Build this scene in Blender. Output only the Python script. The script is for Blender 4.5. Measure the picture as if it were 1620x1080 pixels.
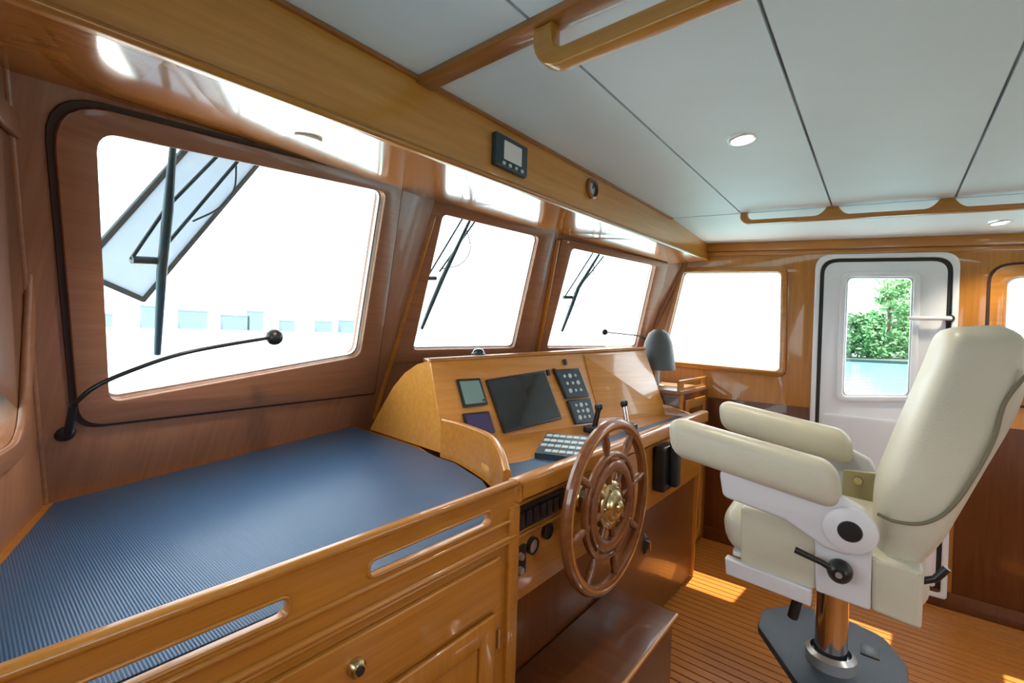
import bpy, bmesh, math, random
from mathutils import Vector, Matrix
random.seed(7)
for o in list(bpy.data.objects): bpy.data.objects.remove(o)
SC = bpy.context.scene
COL = SC.collection
V = Vector

# ------------------------------------------------------------------ camera
CAM = V((0, 0, 1.4))
YAW, PITCH, ROLL, FPX = math.radians(39.2), math.radians(-0.8), math.radians(1.6), 720.0
FW = V((math.cos(YAW) * math.cos(PITCH), math.sin(YAW) * math.cos(PITCH), math.sin(PITCH)))
R0 = V((math.sin(YAW), -math.cos(YAW), 0)); U0 = R0.cross(FW)
RT = R0 * math.cos(ROLL) + U0 * math.sin(ROLL); UP = RT.cross(FW)
cd = bpy.data.cameras.new('camera'); cam = bpy.data.objects.new('camera', cd); COL.objects.link(cam)
cd.sensor_width = 36.0; cd.lens = 36.0 * FPX / 1620.0; cd.clip_start = 0.02; cd.clip_end = 4000
cam.matrix_world = Matrix(((RT.x, UP.x, -FW.x, CAM.x), (RT.y, UP.y, -FW.y, CAM.y), (RT.z, UP.z, -FW.z, CAM.z), (0, 0, 0, 1)))
SC.camera = cam
def ray(px, py): return FW + RT * ((px - 810) / FPX) + UP * ((540 - py) / FPX)
def atx(px, py, x): d = ray(px, py); return CAM + d * (x / d.x)
def aty(px, py, y): d = ray(px, py); return CAM + d * (y / d.y)
def atz(px, py, z): d = ray(px, py); return CAM + d * ((z - 1.4) / d.z)
def onp(px, py, p, n): d = ray(px, py); return CAM + d * (n.dot(p - CAM) / n.dot(d))

# ------------------------------------------------------------------ world, sun, exposure
w = bpy.data.worlds.new('world'); SC.world = w; w.use_nodes = True
bg = w.node_tree.nodes['Background']
bg.inputs[0].default_value = (0.88, 0.94, 1.0, 1); bg.inputs[1].default_value = 3.0
sd = bpy.data.lights.new('sun', 'SUN'); sd.energy = 10.0; sd.angle = math.radians(0.6); sd.color = (1.0, 0.80, 0.50)
sun = bpy.data.objects.new('sun', sd); COL.objects.link(sun); sun.location = (20, -5, 40)
sun.rotation_euler = V((-0.42, 0.03, -1.0)).to_track_quat('-Z', 'Y').to_euler()
SC.view_settings.view_transform = 'Standard'; SC.view_settings.look = 'None'
SC.view_settings.gamma = 1.0; SC.view_settings.use_curve_mapping = False
SC.view_settings.exposure = 1.0

# ------------------------------------------------------------------ materials
def mat(name, col, rough=0.5, metal=0.0, coat=0.0, spec=0.5, emit=None, estr=1.0, var=0.0, vscale=6.0, bump=0.0, bscale=80.0, sss=0):
    m = bpy.data.materials.new(name); m.use_nodes = True
    nt = m.node_tree; b = nt.nodes['Principled BSDF']
    b.inputs['Base Color'].default_value = (*col, 1); b.inputs['Roughness'].default_value = rough
    b.inputs['Metallic'].default_value = metal; b.inputs['Coat Weight'].default_value = coat
    b.inputs['Coat Roughness'].default_value = 0.06; b.inputs['Specular IOR Level'].default_value = spec
    if emit: b.inputs['Emission Color'].default_value = (*emit, 1); b.inputs['Emission Strength'].default_value = estr
    tc = nt.nodes.new('ShaderNodeTexCoord')
    if var:
        n = nt.nodes.new('ShaderNodeTexNoise'); n.inputs['Scale'].default_value = vscale; n.inputs['Detail'].default_value = 4
        nt.links.new(tc.outputs['Object'], n.inputs['Vector'])
        r = nt.nodes.new('ShaderNodeValToRGB'); r.color_ramp.elements[0].position = .3; r.color_ramp.elements[1].position = .7
        r.color_ramp.elements[0].color = (*[c * (1 - var) for c in col], 1); r.color_ramp.elements[1].color = (*[min(1, c * (1 + var)) for c in col], 1)
        nt.links.new(n.outputs['Fac'], r.inputs['Fac']); nt.links.new(r.outputs['Color'], b.inputs['Base Color'])
    if bump:
        n = nt.nodes.new('ShaderNodeTexNoise'); n.inputs['Scale'].default_value = bscale
        nt.links.new(tc.outputs['Object'], n.inputs['Vector'])
        bp = nt.nodes.new('ShaderNodeBump'); bp.inputs['Strength'].default_value = bump; bp.inputs['Distance'].default_value = .002
        nt.links.new(n.outputs['Fac'], bp.inputs['Height']); nt.links.new(bp.outputs['Normal'], b.inputs['Normal'])
    return m
def wood(name, dark, light, scale=(1.2, 22, 22), rough=0.32, coat=0.35, cr=.05):
    m = bpy.data.materials.new(name); m.use_nodes = True
    nt = m.node_tree; b = nt.nodes['Principled BSDF']
    b.inputs['Roughness'].default_value = rough; b.inputs['Coat Weight'].default_value = coat; b.inputs['Coat Roughness'].default_value = cr
    tc = nt.nodes.new('ShaderNodeTexCoord'); oi = nt.nodes.new('ShaderNodeObjectInfo')
    ad = nt.nodes.new('ShaderNodeVectorMath'); ad.operation = 'ADD'
    nt.links.new(tc.outputs['Object'], ad.inputs[0]); nt.links.new(oi.outputs['Location'], ad.inputs[1])
    mp = nt.nodes.new('ShaderNodeMapping'); mp.inputs['Scale'].default_value = scale
    nt.links.new(ad.outputs[0], mp.inputs['Vector'])
    n = nt.nodes.new('ShaderNodeTexNoise'); n.inputs['Scale'].default_value = 2.2; n.inputs['Detail'].default_value = 6; n.inputs['Distortion'].default_value = .4
    nt.links.new(mp.outputs[0], n.inputs['Vector'])
    n2 = nt.nodes.new('ShaderNodeTexNoise'); n2.inputs['Scale'].default_value = 9; n2.inputs['Detail'].default_value = 3
    nt.links.new(mp.outputs[0], n2.inputs['Vector'])
    mx = nt.nodes.new('ShaderNodeMix'); mx.data_type = 'FLOAT'; mx.inputs[0].default_value = .3
    nt.links.new(n.outputs['Fac'], mx.inputs[2]); nt.links.new(n2.outputs['Fac'], mx.inputs[3])
    r = nt.nodes.new('ShaderNodeValToRGB'); r.color_ramp.elements[0].position = .28; r.color_ramp.elements[1].position = .72
    r.color_ramp.elements[0].color = (*dark, 1); r.color_ramp.elements[1].color = (*light, 1)
    nt.links.new(mx.outputs[0], r.inputs['Fac']); nt.links.new(r.outputs['Color'], b.inputs['Base Color'])
    return m
M = {}
M['wood'] = wood('varnished_teak', (.36, .130, .014), (.54, .225, .03), coat=.5)
M['veneer'] = wood('light_teak_veneer', (.52, .215, .035), (.70, .325, .065), coat=.5)
M['wood_v'] = wood('varnished_teak_upright', (.36, .130, .014), (.52, .215, .028), (22, 1.2, 22), coat=.5)
M['cherry'] = wood('cherry_veneer', (.25, .105, .052), (.36, .165, .09), coat=.2, rough=.4)
M['cherry_v'] = wood('cherry_veneer_upright', (.25, .105, .052), (.36, .165, .09), (22, 1.2, 22), coat=.2, rough=.4)
M['wheel'] = wood('dark_wheel_teak', (.14, .045, .014), (.27, .095, .03), coat=.7)
M['trim'] = wood('dark_teak_trim', (.25, .08, .016), (.40, .145, .03), coat=.4)
M['soffit'] = wood('gloss_soffit', (.37, .115, .012), (.55, .20, .03), rough=.22, coat=1.0, cr=.10)
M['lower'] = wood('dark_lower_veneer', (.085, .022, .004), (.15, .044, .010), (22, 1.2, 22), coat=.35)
M['plank'] = wood('teak_plank', (.30, .098, .014), (.46, .165, .027), (22, 1.0, 22), rough=.35, coat=.3)
M['caulk'] = mat('dark_caulk', (.03, .02, .015), .6)
M['groove'] = mat('dark_groove', (.035, .012, .008), .6)
M['panel'] = mat('white_ceiling_panel', (.74, .85, .97), .55, var=.03, vscale=2)
M['seam'] = mat('grey_seam', (.42, .45, .48), .7)
M['door'] = mat('white_gelcoat', (.78, .80, .84), .3, coat=.2)
M['rubber'] = mat('black_rubber', (.015, .017, .02), .55)
M['leather'] = mat('cream_leather', (.54, .51, .395), .42, var=.04, vscale=5, bump=.25, bscale=220)
M['seamleather'] = mat('khaki_piping', (.17, .15, .09), .6)
M['shell'] = mat('white_moulded_plastic', (.62, .62, .64), .35)
M['bracket'] = mat('khaki_bracket', (.32, .27, .14), .45)
M['black'] = mat('black_plastic', (.012, .013, .015), .35)
M['blackrough'] = mat('black_nonslip', (.035, .05, .07), .45, bump=.4, bscale=300)
M['chrome'] = mat('chrome', (.75, .75, .75), .12, metal=1)
M['brass'] = mat('aged_brass', (.62, .52, .30), .25, metal=1)
M['silver'] = mat('brushed_silver', (.62, .64, .66), .3, metal=.8)
M['screen'] = mat('dark_screen', (.02, .025, .028), .08, coat=.5)
M['screen_green'] = mat('green_grey_screen', (.07, .12, .11), .15, emit=(.20, .30, .27), estr=.2)
M['screen_violet'] = mat('violet_screen', (.03, .02, .06), .15, emit=(.05, .035, .10), estr=.25)
M['bezel'] = mat('dark_bezel', (.02, .018, .02), .3)
M['bluegrey'] = mat('blue_grey_plastic', (.03, .055, .075), .35)
M['keys'] = mat('pale_keys', (.55, .68, .72), .4)
M['dome'] = mat('charcoal_shade', (.07, .085, .09), .5)
M['compass'] = mat('teal_black_dome', (.01, .06, .09), .12, coat=.6)
M['lampglass'] = mat('lit_lens', (.9, .9, .9), .3, emit=(1, .96, .88), estr=6)
M['ring'] = mat('white_ring', (.8, .8, .8), .3)
M['wiper'] = mat('wiper_blue_black', (.012, .035, .05), .4)
M['fabric'] = mat('grey_mesh', (.22, .25, .30), .7, var=.12, vscale=40)
M['border'] = mat('grey_binding', (.09, .10, .11), .7)
M['hull'] = mat('white_deck', (.86, .88, .9), .4)
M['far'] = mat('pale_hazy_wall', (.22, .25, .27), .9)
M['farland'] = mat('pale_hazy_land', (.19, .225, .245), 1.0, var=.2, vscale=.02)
M['bark'] = mat('bark', (.10, .075, .05), .9)
M['leaf'] = mat('leaf', (.10, .27, .10), .6, var=.5, vscale=.4)
M['leaf2'] = mat('pale_leaf', (.19, .38, .15), .6, var=.4, vscale=.4)
M['sand'] = mat('dark_bank', (.02, .05, .05), .9)
def mk_glass():
    m = bpy.data.materials.new('window_glass'); m.use_nodes = True; nt = m.node_tree
    for n in list(nt.nodes): nt.nodes.remove(n)
    out = nt.nodes.new('ShaderNodeOutputMaterial'); t = nt.nodes.new('ShaderNodeBsdfTransparent'); g = nt.nodes.new('ShaderNodeBsdfGlossy')
    t.inputs[0].default_value = (.95, .98, .98, 1); g.inputs['Roughness'].default_value = .02
    lw = nt.nodes.new('ShaderNodeLayerWeight'); lw.inputs[0].default_value = .5
    pw1 = nt.nodes.new('ShaderNodeMath'); pw1.operation = 'POWER'; pw1.inputs[1].default_value = 5; nt.links.new(lw.outputs['Facing'], pw1.inputs[0])
    f = nt.nodes.new('ShaderNodeMath'); f.operation = 'MULTIPLY_ADD'; f.inputs[1].default_value = .8; f.inputs[2].default_value = .02; nt.links.new(pw1.outputs[0], f.inputs[0])
    mx = nt.nodes.new('ShaderNodeMixShader'); nt.links.new(f.outputs[0], mx.inputs[0]); nt.links.new(t.outputs[0], mx.inputs[1]); nt.links.new(g.outputs[0], mx.inputs[2])
    nt.links.new(mx.outputs[0], out.inputs[0]); return m
M['glass'] = mk_glass()
def mk_cloth():
    m = mat('translucent_mesh', (.62, .68, .75), .8); nt = m.node_tree; b = nt.nodes['Principled BSDF']; out = nt.nodes['Material Output']
    t = nt.nodes.new('ShaderNodeBsdfTranslucent'); t.inputs[0].default_value = (.64, .70, .78, 1)
    mx = nt.nodes.new('ShaderNodeMixShader'); mx.inputs[0].default_value = .55
    nt.links.new(b.outputs[0], mx.inputs[1]); nt.links.new(t.outputs[0], mx.inputs[2]); nt.links.new(mx.outputs[0], out.inputs[0]); return m
M['fabric'] = mk_cloth()
def mk_sea():
    m = mat('pale_sea', (.14, .34, .40), .12); nt = m.node_tree; b = nt.nodes['Principled BSDF']
    tc = nt.nodes.new('ShaderNodeTexCoord'); n = nt.nodes.new('ShaderNodeTexNoise'); n.inputs['Scale'].default_value = .35; n.inputs['Detail'].default_value = 6
    nt.links.new(tc.outputs['Object'], n.inputs['Vector']); bp = nt.nodes.new('ShaderNodeBump'); bp.inputs['Strength'].default_value = .35; bp.inputs['Distance'].default_value = .5
    nt.links.new(n.outputs['Fac'], bp.inputs['Height']); nt.links.new(bp.outputs['Normal'], b.inputs['Normal']); return m
M['sea'] = mk_sea()
def mk_mat():
    m = mat('ribbed_blue_mat', (.045, .10, .19), .36); nt = m.node_tree; b = nt.nodes['Principled BSDF']
    tc = nt.nodes.new('ShaderNodeTexCoord'); wv = nt.nodes.new('ShaderNodeTexWave'); wv.bands_direction = 'X'; wv.inputs['Scale'].default_value = 62; wv.inputs['Distortion'].default_value = .3
    nt.links.new(tc.outputs['Object'], wv.inputs['Vector'])
    r = nt.nodes.new('ShaderNodeValToRGB'); r.color_ramp.elements[0].color = (.028, .08, .19, 1); r.color_ramp.elements[1].color = (.05, .135, .285, 1)
    nt.links.new(wv.outputs['Fac'], r.inputs['Fac']); nt.links.new(r.outputs['Color'], b.inputs['Base Color'])
    bp = nt.nodes.new('ShaderNodeBump'); bp.inputs['Strength'].default_value = .35; bp.inputs['Distance'].default_value = .002
    nt.links.new(wv.outputs['Fac'], bp.inputs['Height']); nt.links.new(bp.outputs['Normal'], b.inputs['Normal']); return m
M['mat'] = mk_mat()

# ------------------------------------------------------------------ helpers
def finish(o, parent=None):
    COL.objects.link(o)
    if parent is not None:
        o.parent = parent; o.matrix_parent_inverse = PM[parent].inverted()
    PM[o] = o.matrix_basis.copy()
    return o
PM = {}
def tag(o, label=None, cat=None, group=None, kind=None):
    if label: o['label'] = label
    if cat: o['category'] = cat
    if group: o['group'] = group
    if kind: o['kind'] = kind
    return o
def empty(name, loc, label=None, cat=None, group=None, kind=None):
    o = bpy.data.objects.new(name, None); o.empty_display_size = .05
    o.matrix_basis = Matrix.Translation(V(loc)); finish(o); return tag(o, label, cat, group, kind)
def link_mesh(name, me, mtl, parent=None, mw=None, smooth=None):
    me.materials.clear(); me.materials.append(M[mtl] if isinstance(mtl, str) else mtl)
    o = bpy.data.objects.new(name, me)
    if mw is None:   # put the origin in the middle of the mesh
        if len(me.vertices):
            c = sum((v.co for v in me.vertices), V()) / len(me.vertices)
            me.transform(Matrix.Translation(-c)); mw = Matrix.Translation(c)
        else: mw = Matrix()
    o.matrix_basis = mw
    if smooth is not None:
        for p in me.polygons: p.use_smooth = True
        if smooth < 180:
            me.set_sharp_from_angle(angle=math.radians(smooth))
    return finish(o, parent)
def rpoly(pts, r, n=6):
    """rounded polygon, r a number or one per corner"""
    out = []; N = len(pts); rs = r if isinstance(r, (list, tuple)) else [r] * N
    for i in range(N):
        p, a, b = V(pts[i]), V(pts[i - 1]), V(pts[(i + 1) % N]); rr = rs[i]
        if rr <= 0: out.append(p); continue
        u, v = (a - p).normalized(), (b - p).normalized()
        ang = math.acos(max(-1, min(1, u.dot(v)))); t = min(rr / math.tan(ang / 2), .49 * (a - p).length, .49 * (b - p).length)
        s, e = p + u * t, p + v * t
        for k in range(n + 1):
            q = k / n; out.append(s * (1 - q) ** 2 + p * 2 * q * (1 - q) + e * q * q)
    return out
def rrect(x0, y0, x1, y1, r, n=6): return rpoly([(x0, y0), (x1, y0), (x1, y1), (x0, y1)], r, n)
def plate(name, outline, holes, t, mw, mtl, parent=None, bevel=0.0, res=1, smooth=35):
    """flat piece with holes, lying in local XY, its face at z = 0 and its back at z = -t"""
    cu = bpy.data.curves.new(name, 'CURVE'); cu.dimensions = '2D'; cu.fill_mode = 'BOTH'
    cu.extrude = max(1e-5, t / 2 - bevel); cu.bevel_depth = bevel; cu.bevel_resolution = res; cu.offset = -bevel
    for lp in [outline] + list(holes):
        sp = cu.splines.new('POLY'); sp.points.add(len(lp) - 1); sp.use_cyclic_u = True
        for k, p in enumerate(lp): sp.points[k].co = (p[0], p[1], 0, 1)
    ob = bpy.data.objects.new('tmp', cu); COL.objects.link(ob)
    dg = bpy.context.evaluated_depsgraph_get(); me = bpy.data.meshes.new_from_object(ob.evaluated_get(dg)); me.name = name
    bpy.data.objects.remove(ob); bpy.data.curves.remove(cu)
    me.transform(Matrix.Translation((0, 0, -t / 2)))
    bm = bmesh.new(); bm.from_mesh(me); bmesh.ops.remove_doubles(bm, verts=bm.verts, dist=1e-6); bmesh.ops.recalc_face_normals(bm, faces=bm.faces); bm.to_mesh(me); bm.free()
    return link_mesh(name, me, mtl, parent, mw, smooth)
def frame(o, x, z):
    """matrix with local X along x, local Z along z"""
    x = V(x).normalized(); z = V(z).normalized(); y = z.cross(x).normalized(); z = x.cross(y)
    return Matrix(((x.x, y.x, z.x, o[0]), (x.y, y.y, z.y, o[1]), (x.z, y.z, z.z, o[2]), (0, 0, 0, 1)))
def slab(name, pts, t, mtl, parent=None, bevel=.003, r=0, toward=None, grain=None, holes=()):
    """flat 3D polygon given thickness behind its face; the face looks towards 'toward'"""
    pts = [V(p) for p in pts]; c = sum(pts, V()) / len(pts)
    n = V()
    for i in range(len(pts)): n += (pts[i] - c).cross(pts[(i + 1) % len(pts)] - c)
    n.normalize(); tw = V(toward) if toward else CAM - c
    if n.dot(tw) < 0: n = -n
    x = V(grain) if grain else pts[1] - pts[0]
    x = (x - n * x.dot(n)).normalized()
    mw = frame(c, x, n); inv = mw.inverted()
    loc = [(inv @ p).to_2d() for p in pts]
    hl = [[(inv @ V(p)).to_2d() for p in h] for h in holes]
    return plate(name, rpoly(loc, r) if r else loc, hl, t, mw, mtl, parent, bevel)
def box(name, lo, hi, mtl, parent=None, bevel=.004, seg=2, rot=None):
    lo, hi = V(lo), V(hi); s = hi - lo; bm = bmesh.new(); bmesh.ops.create_cube(bm, size=1)
    for v in bm.verts: v.co = V((v.co.x * s.x, v.co.y * s.y, v.co.z * s.z))
    if bevel: bmesh.ops.bevel(bm, geom=list(bm.edges), offset=min(bevel, .49 * min(s)), segments=seg, profile=.6, affect='EDGES')
    me = bpy.data.meshes.new(name); bm.to_mesh(me); bm.free()
    mw = Matrix.Translation((lo + hi) / 2)
    if rot is not None: mw = mw @ rot
    return link_mesh(name, me, mtl, parent, mw, 40)
def catmull(pts, n=8):
    pts = [V(p) for p in pts]; out = []
    for i in range(len(pts) - 1):
        p0 = pts[i - 1] if i else pts[0] * 2 - pts[1]; p1, p2 = pts[i], pts[i + 1]; p3 = pts[i + 2] if i + 2 < len(pts) else p2 * 2 - p1
        for k in range(n):
            t = k / n
            out.append(.5 * (2 * p1 + (p2 - p0) * t + (2 * p0 - 5 * p1 + 4 * p2 - p3) * t * t + (3 * p1 - 3 * p2 + p3 - p0) * t ** 3))
    out.append(pts[-1]); return out
def tube(name, pts, r, mtl, parent=None, sides=10, closed=False, smooth=True):
    pts = [V(p) for p in pts]; bm = bmesh.new(); rings = []; N = len(pts)
    rs = r if isinstance(r, (list, tuple)) else [r] * N
    d0 = (pts[1] - pts[0]).normalized(); a = d0.orthogonal().normalized()
    for i, p in enumerate(pts):
        if closed: d = (pts[(i + 1) % N] - pts[i - 1]).normalized()
        else: d = (pts[min(i + 1, N - 1)] - pts[max(i - 1, 0)]).normalized()
        a = (a - d * a.dot(d)).normalized(); b = d.cross(a)
        rings.append([bm.verts.new(p + (a * math.cos(2 * math.pi * k / sides) + b * math.sin(2 * math.pi * k / sides)) * rs[i]) for k in range(sides)])
    for i in range(N if closed else N - 1):
        A, B = rings[i], rings[(i + 1) % N]
        for k in range(sides): bm.faces.new((A[k], A[(k + 1) % sides], B[(k + 1) % sides], B[k]))
    if not closed: bm.faces.new(rings[0][::-1]); bm.faces.new(rings[-1])
    bmesh.ops.recalc_face_normals(bm, faces=bm.faces)
    me = bpy.data.meshes.new(name); bm.to_mesh(me); bm.free()
    return link_mesh(name, me, mtl, parent, None, 50 if smooth else None)
def lathe(name, prof, mw, mtl, parent=None, sides=40, ang=40):
    """prof: list of (radius, height) turned about local Z"""
    bm = bmesh.new(); rings = []
    for r, h in prof:
        if r < 1e-6: rings.append([bm.verts.new((0, 0, h))])
        else: rings.append([bm.verts.new((r * math.cos(2 * math.pi * k / sides), r * math.sin(2 * math.pi * k / sides), h)) for k in range(sides)])
    for A, B in zip(rings, rings[1:]):
        for k in range(sides):
            k2 = (k + 1) % sides
            if len(A) == 1 and len(B) == 1: continue
            if len(A) == 1: bm.faces.new((A[0], B[k], B[k2]))
            elif len(B) == 1: bm.faces.new((A[k], A[k2], B[0]))
            else: bm.faces.new((A[k], A[k2], B[k2], B[k]))
    bmesh.ops.recalc_face_normals(bm, faces=bm.faces)
    me = bpy.data.meshes.new(name); bm.to_mesh(me); bm.free()
    return link_mesh(name, me, mtl, parent, mw, ang)
def loft(name, secs, mtl, parent=None, sides=28, pw=3.5, smooth=180):
    """secs: list of (centre, axis_u, axis_v, half_u, half_v); superellipse sections, capped"""
    bm = bmesh.new(); rings = []
    for c, u, v, hu, hv in secs:
        rg = []
        for k in range(sides):
            t = 2 * math.pi * k / sides; cs, sn = math.cos(t), math.sin(t)
            rg.append(bm.verts.new(V(c) + V(u) * hu * math.copysign(abs(cs) ** (2 / pw), cs) + V(v) * hv * math.copysign(abs(sn) ** (2 / pw), sn)))
        rings.append(rg)
    for A, B in zip(rings, rings[1:]):
        for k in range(sides): bm.faces.new((A[k], A[(k + 1) % sides], B[(k + 1) % sides], B[k]))
    bm.faces.new(rings[0][::-1]); bm.faces.new(rings[-1])
    bmesh.ops.recalc_face_normals(bm, faces=bm.faces)
    me = bpy.data.meshes.new(name); bm.to_mesh(me); bm.free()
    return link_mesh(name, me, mtl, parent, None, smooth)
def pill(name, p0, p1, u, v, hu, hv, mtl, parent=None, pw=3.2, n=7, rnd=.04):
    """padded block from p0 to p1 with rounded ends"""
    p0, p1 = V(p0), V(p1); d = (p1 - p0); L = d.length; d.normalize(); secs = []
    for k in range(n + 1):
        a = math.pi / 2 * k / n; s = 1 - rnd / max(hu, hv) * (1 - math.sin(a)) if k else .35
        secs.append((p0 + d * rnd * (1 - math.cos(a)), u, v, max(.1 * hu, hu - rnd * (1 - math.sin(a))), max(.1 * hv, hv - rnd * (1 - math.sin(a)))))
    secs += [(p0 + p1 - V(c), a, b, e, f) for c, a, b, e, f in reversed(secs)]
    return loft(name, secs, mtl, parent, 32, pw)
def mesh(name, verts, faces, mtl, parent=None, smooth=None):
    me = bpy.data.meshes.new(name); me.from_pydata([tuple(v) for v in verts], [], faces); me.update()
    bm = bmesh.new(); bm.from_mesh(me); bmesh.ops.recalc_face_normals(bm, faces=bm.faces); bm.to_mesh(me); bm.free()
    return link_mesh(name, me, mtl, parent, None, smooth)
def copy_tree(o, parent=None, mv=V((0, 0, 0))):
    c = o.copy(); COL.objects.link(c); c.matrix_basis = Matrix.Translation(mv) @ o.matrix_basis if parent is None else o.matrix_basis.copy()
    if parent is not None: c.parent = parent; c.matrix_parent_inverse = o.matrix_parent_inverse.copy()
    PM[c] = c.matrix_basis.copy()
    for ch in list(o.children): copy_tree(ch, c)
    return c

# ================================================================== floor
fl = box('floor', (-.95, -2.05, -.06), (3.44, 2.6, -.006), 'caulk', bevel=0); tag(fl, 'teak and dark caulk strip floor', kind='structure')
pw_ = .047
pm = None
for i in range(95):
    x = -.93 + i * pw_
    if x + pw_ > 3.40: break
    if pm is None:
        pm = box('plank', (x, -2.0, -.008), (x + pw_ - .006, 2.3, 0), 'plank', fl, .001, 1); base = pm.matrix_basis.copy()
    else:
        c = bpy.data.objects.new('plank', pm.data); c.matrix_basis = Matrix.Translation((i * pw_, 0, 0)) @ base; finish(c, fl)

# ================================================================== ceiling
def zc(x, y):
    z = 2.082 + .016 * (x - .8) + max(.01, min(.07, .01 + .033 * (x - .8))) * (y - .98)
    if x > 2.66: z -= .055 * (x - 2.66)
    return z
def cquad(name, x0, x1, y0, y1, t, mtl, parent, dz=0, bevel=0):
    n = 6; vs, fs = [], []
    for i in range(n + 1):
        x = x0 + (x1 - x0) * i / n
        vs += [(x, y0, zc(x, y0) + dz), (x, y1, zc(x, y1) + dz), (x, y1, zc(x, y1) + dz + t), (x, y0, zc(x, y0) + dz + t)]
    for i in range(n):
        a = 4 * i
        for k in range(4): fs.append((a + k, a + (k + 1) % 4, a + 4 + (k + 1) % 4, a + 4 + k))
    fs += [(0, 1, 2, 3), tuple(4 * n + k for k in (3, 2, 1, 0))]
    return mesh(name, vs, fs, mtl, parent, 30)
ce = empty('ceiling', (1.5, 0, 2.1), 'white panelled ceiling with fore-and-aft joints', kind='structure')
cquad('backing', -.95, 2.66, -2.0, 1.0, .02, 'seam', ce, .010, 0)
cquad('backing', 2.66, 3.44, -2.0, 1.0, .02, 'seam', ce, .010, 0)
ys = [1.0, .61, .21, -.215, -.61, -1.0, -1.4, -2.0]
for a, b in zip(ys, ys[1:]):
    cquad('ceiling_panel', .80, 2.652, b + .004, a - .004, .012, 'panel', ce)
    cquad('ceiling_panel', -.95, .80, b + .004, a - .004, .012, 'panel', ce)
cquad('ceiling_panel', 2.668, 3.44, -2.0, 1.0, .012, 'panel', ce)
# wooden batten along the ceiling
bx_ = .80
bt = slab('trim_1', [(bx_ - .028, .985, zc(bx_, .985) - .018), (bx_ + .028, .985, zc(bx_, .985) - .018), (bx_ + .028, -1.6, zc(bx_, -1.6) - .018), (bx_ - .028, -1.6, zc(bx_, -1.6) - .018)], .022, 'trim', None, .005, toward=(0, 0, -1), grain=(0, 1, 0))
tag(bt, 'teak batten fixed along the white ceiling', kind='structure')
# grab rails: plates standing in a fore-and-aft plane, hung from the ceiling by flared feet
def slope(x): return zc(x, 0) - zc(x, 1)
def grab_rail(name, x, y_front, feet, y_back, drop, th, bar, label, flare=.06, endfoot=.05):
    # local X runs aft (-y), local Y is up
    mw = frame(V((x - th / 2, y_front, zc(x, y_front))), (0, -1, slope(x)), (-1, 0, 0))
    L = y_front - y_back
    out = [(0, -.001)]
    # lower edge with round front corner
    for k in range(0, 9):
        a = math.pi / 2 * k / 8; rr = drop * .75
        out.append((rr - rr * math.cos(a), -(drop - rr) - rr * math.sin(a)))
    out.append((L, -drop)); out.append((L, -.001)); out.append((L - endfoot, -.001))
    top = -(drop - bar)
    def fl_(xc, half):   # flared foot, walking forward (decreasing X)
        pts = []
        for k in range(7):
            q = k / 6; pts.append((xc + half + flare * (1 - q) ** 1.0 * (1 if k < 6 else 0), top + (0 - top) * q ** 2.2 - .001 * (k == 6)))
        for k in range(7):
            q = 1 - k / 6; pts.append((xc - half - flare * (1 - q) ** 1.0, top + (0 - top) * q ** 2.2))
        return pts
    out.append((L - endfoot, top))
    for f in sorted(feet, key=lambda y: y):
        out += fl_(y_front - f, .022)
    # front end, inner curve
    for k in range(0, 7):
        a = math.pi / 2 * k / 6; rr = min(.03, -top * .9)
        out.append((endfoot + rr - rr * math.sin(a), top + rr - rr * math.cos(a)))
    out.append((endfoot, -.001))
    o = plate(name, out, [], th, mw, 'wood', None, .006, 2)
    return tag(o, label, 'grab rail')
e1 = atx(842, 85, bx_ - .0)
g1 = grab_rail('grab_rail', bx_ + .0, .605, [-.3, -1.0], -1.5, .098, .036, .036, 'long teak grab rail hung under the ceiling batten')
g1.matrix_basis = Matrix.Translation((0, 0, -.018)) @ g1.matrix_basis; 
yA = atx(1172, 345, 2.66).y; yB = atx(1318, 325, 2.66).y; yC = atx(1500, 312, 2.66).y
grab_rail('grab_rail', 2.66, yA, [yB, yC, yC - (yB - yC)], -1.6, .062, .034, .022, 'teak grab rail with flared feet near the starboard wall', flare=.05, endfoot=.035)

# ================================================================== front of the pilothouse
RAKE = math.tan(math.radians(22))
class Facet:
    def __init__(s, p, ang, rake=RAKE):
        a = math.radians(ang); s.d = V((math.cos(a), math.sin(a), 0)); s.n0 = V((math.sin(a), -math.cos(a), 0)); s.p = V(p); s.rake = rake
        s.g = (s.n0 * rake + V((0, 0, 1))).normalized(); s.n = s.d.cross(s.g)
        s.mw = frame(s.p, s.d, s.n)
        s.inv = s.mw.inverted()
    def px(s, x, y, off=0):   # local coordinates of the wall point seen at a pixel
        q = onp(x, y, s.p + s.n * off, s.n); return (s.inv @ q).to_2d()
    def w(s, l, off=0): return s.mw @ V((l[0], l[1], off))
    def line(s, z): return s.p + s.n0 * s.rake * (z - s.p.z), s.d
def cross2(f, g, z):
    p, d = f.line(z); q, e = g.line(z); den = d.x * e.y - d.y * e.x; t = ((q.x - p.x) * e.y - (q.y - p.y) * e.x) / den
    r = p + d * t; r.z = z; return r
FA = Facet((.166, 1.84, .885), 17.7)
j = onp(592, 660, FA.p, FA.n)
FB = Facet(j, -15)
k_ = onp(852, 548, FB.p, FB.n)
cs = atx(1024, 540, 3.38)          # starboard corner
cbase = V((3.38, cs.y + RAKE * (cs.z - k_.z) * -1, k_.z)); cb = V((3.38, cs.y, cs.z))
angC = math.degrees(math.atan2(cb.y - k_.y, cb.x - k_.x))
kt_ = onp(884, 372, FB.p, FB.n)
nC = (kt_ - k_).cross(cb - k_).normalized(); nC = nC if nC.y < 0 else -nC
dC = V((0, 0, 1)).cross(nC); dC = dC if dC.x > 0 else -dC; h_ = math.hypot(nC.x, nC.y)
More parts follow.
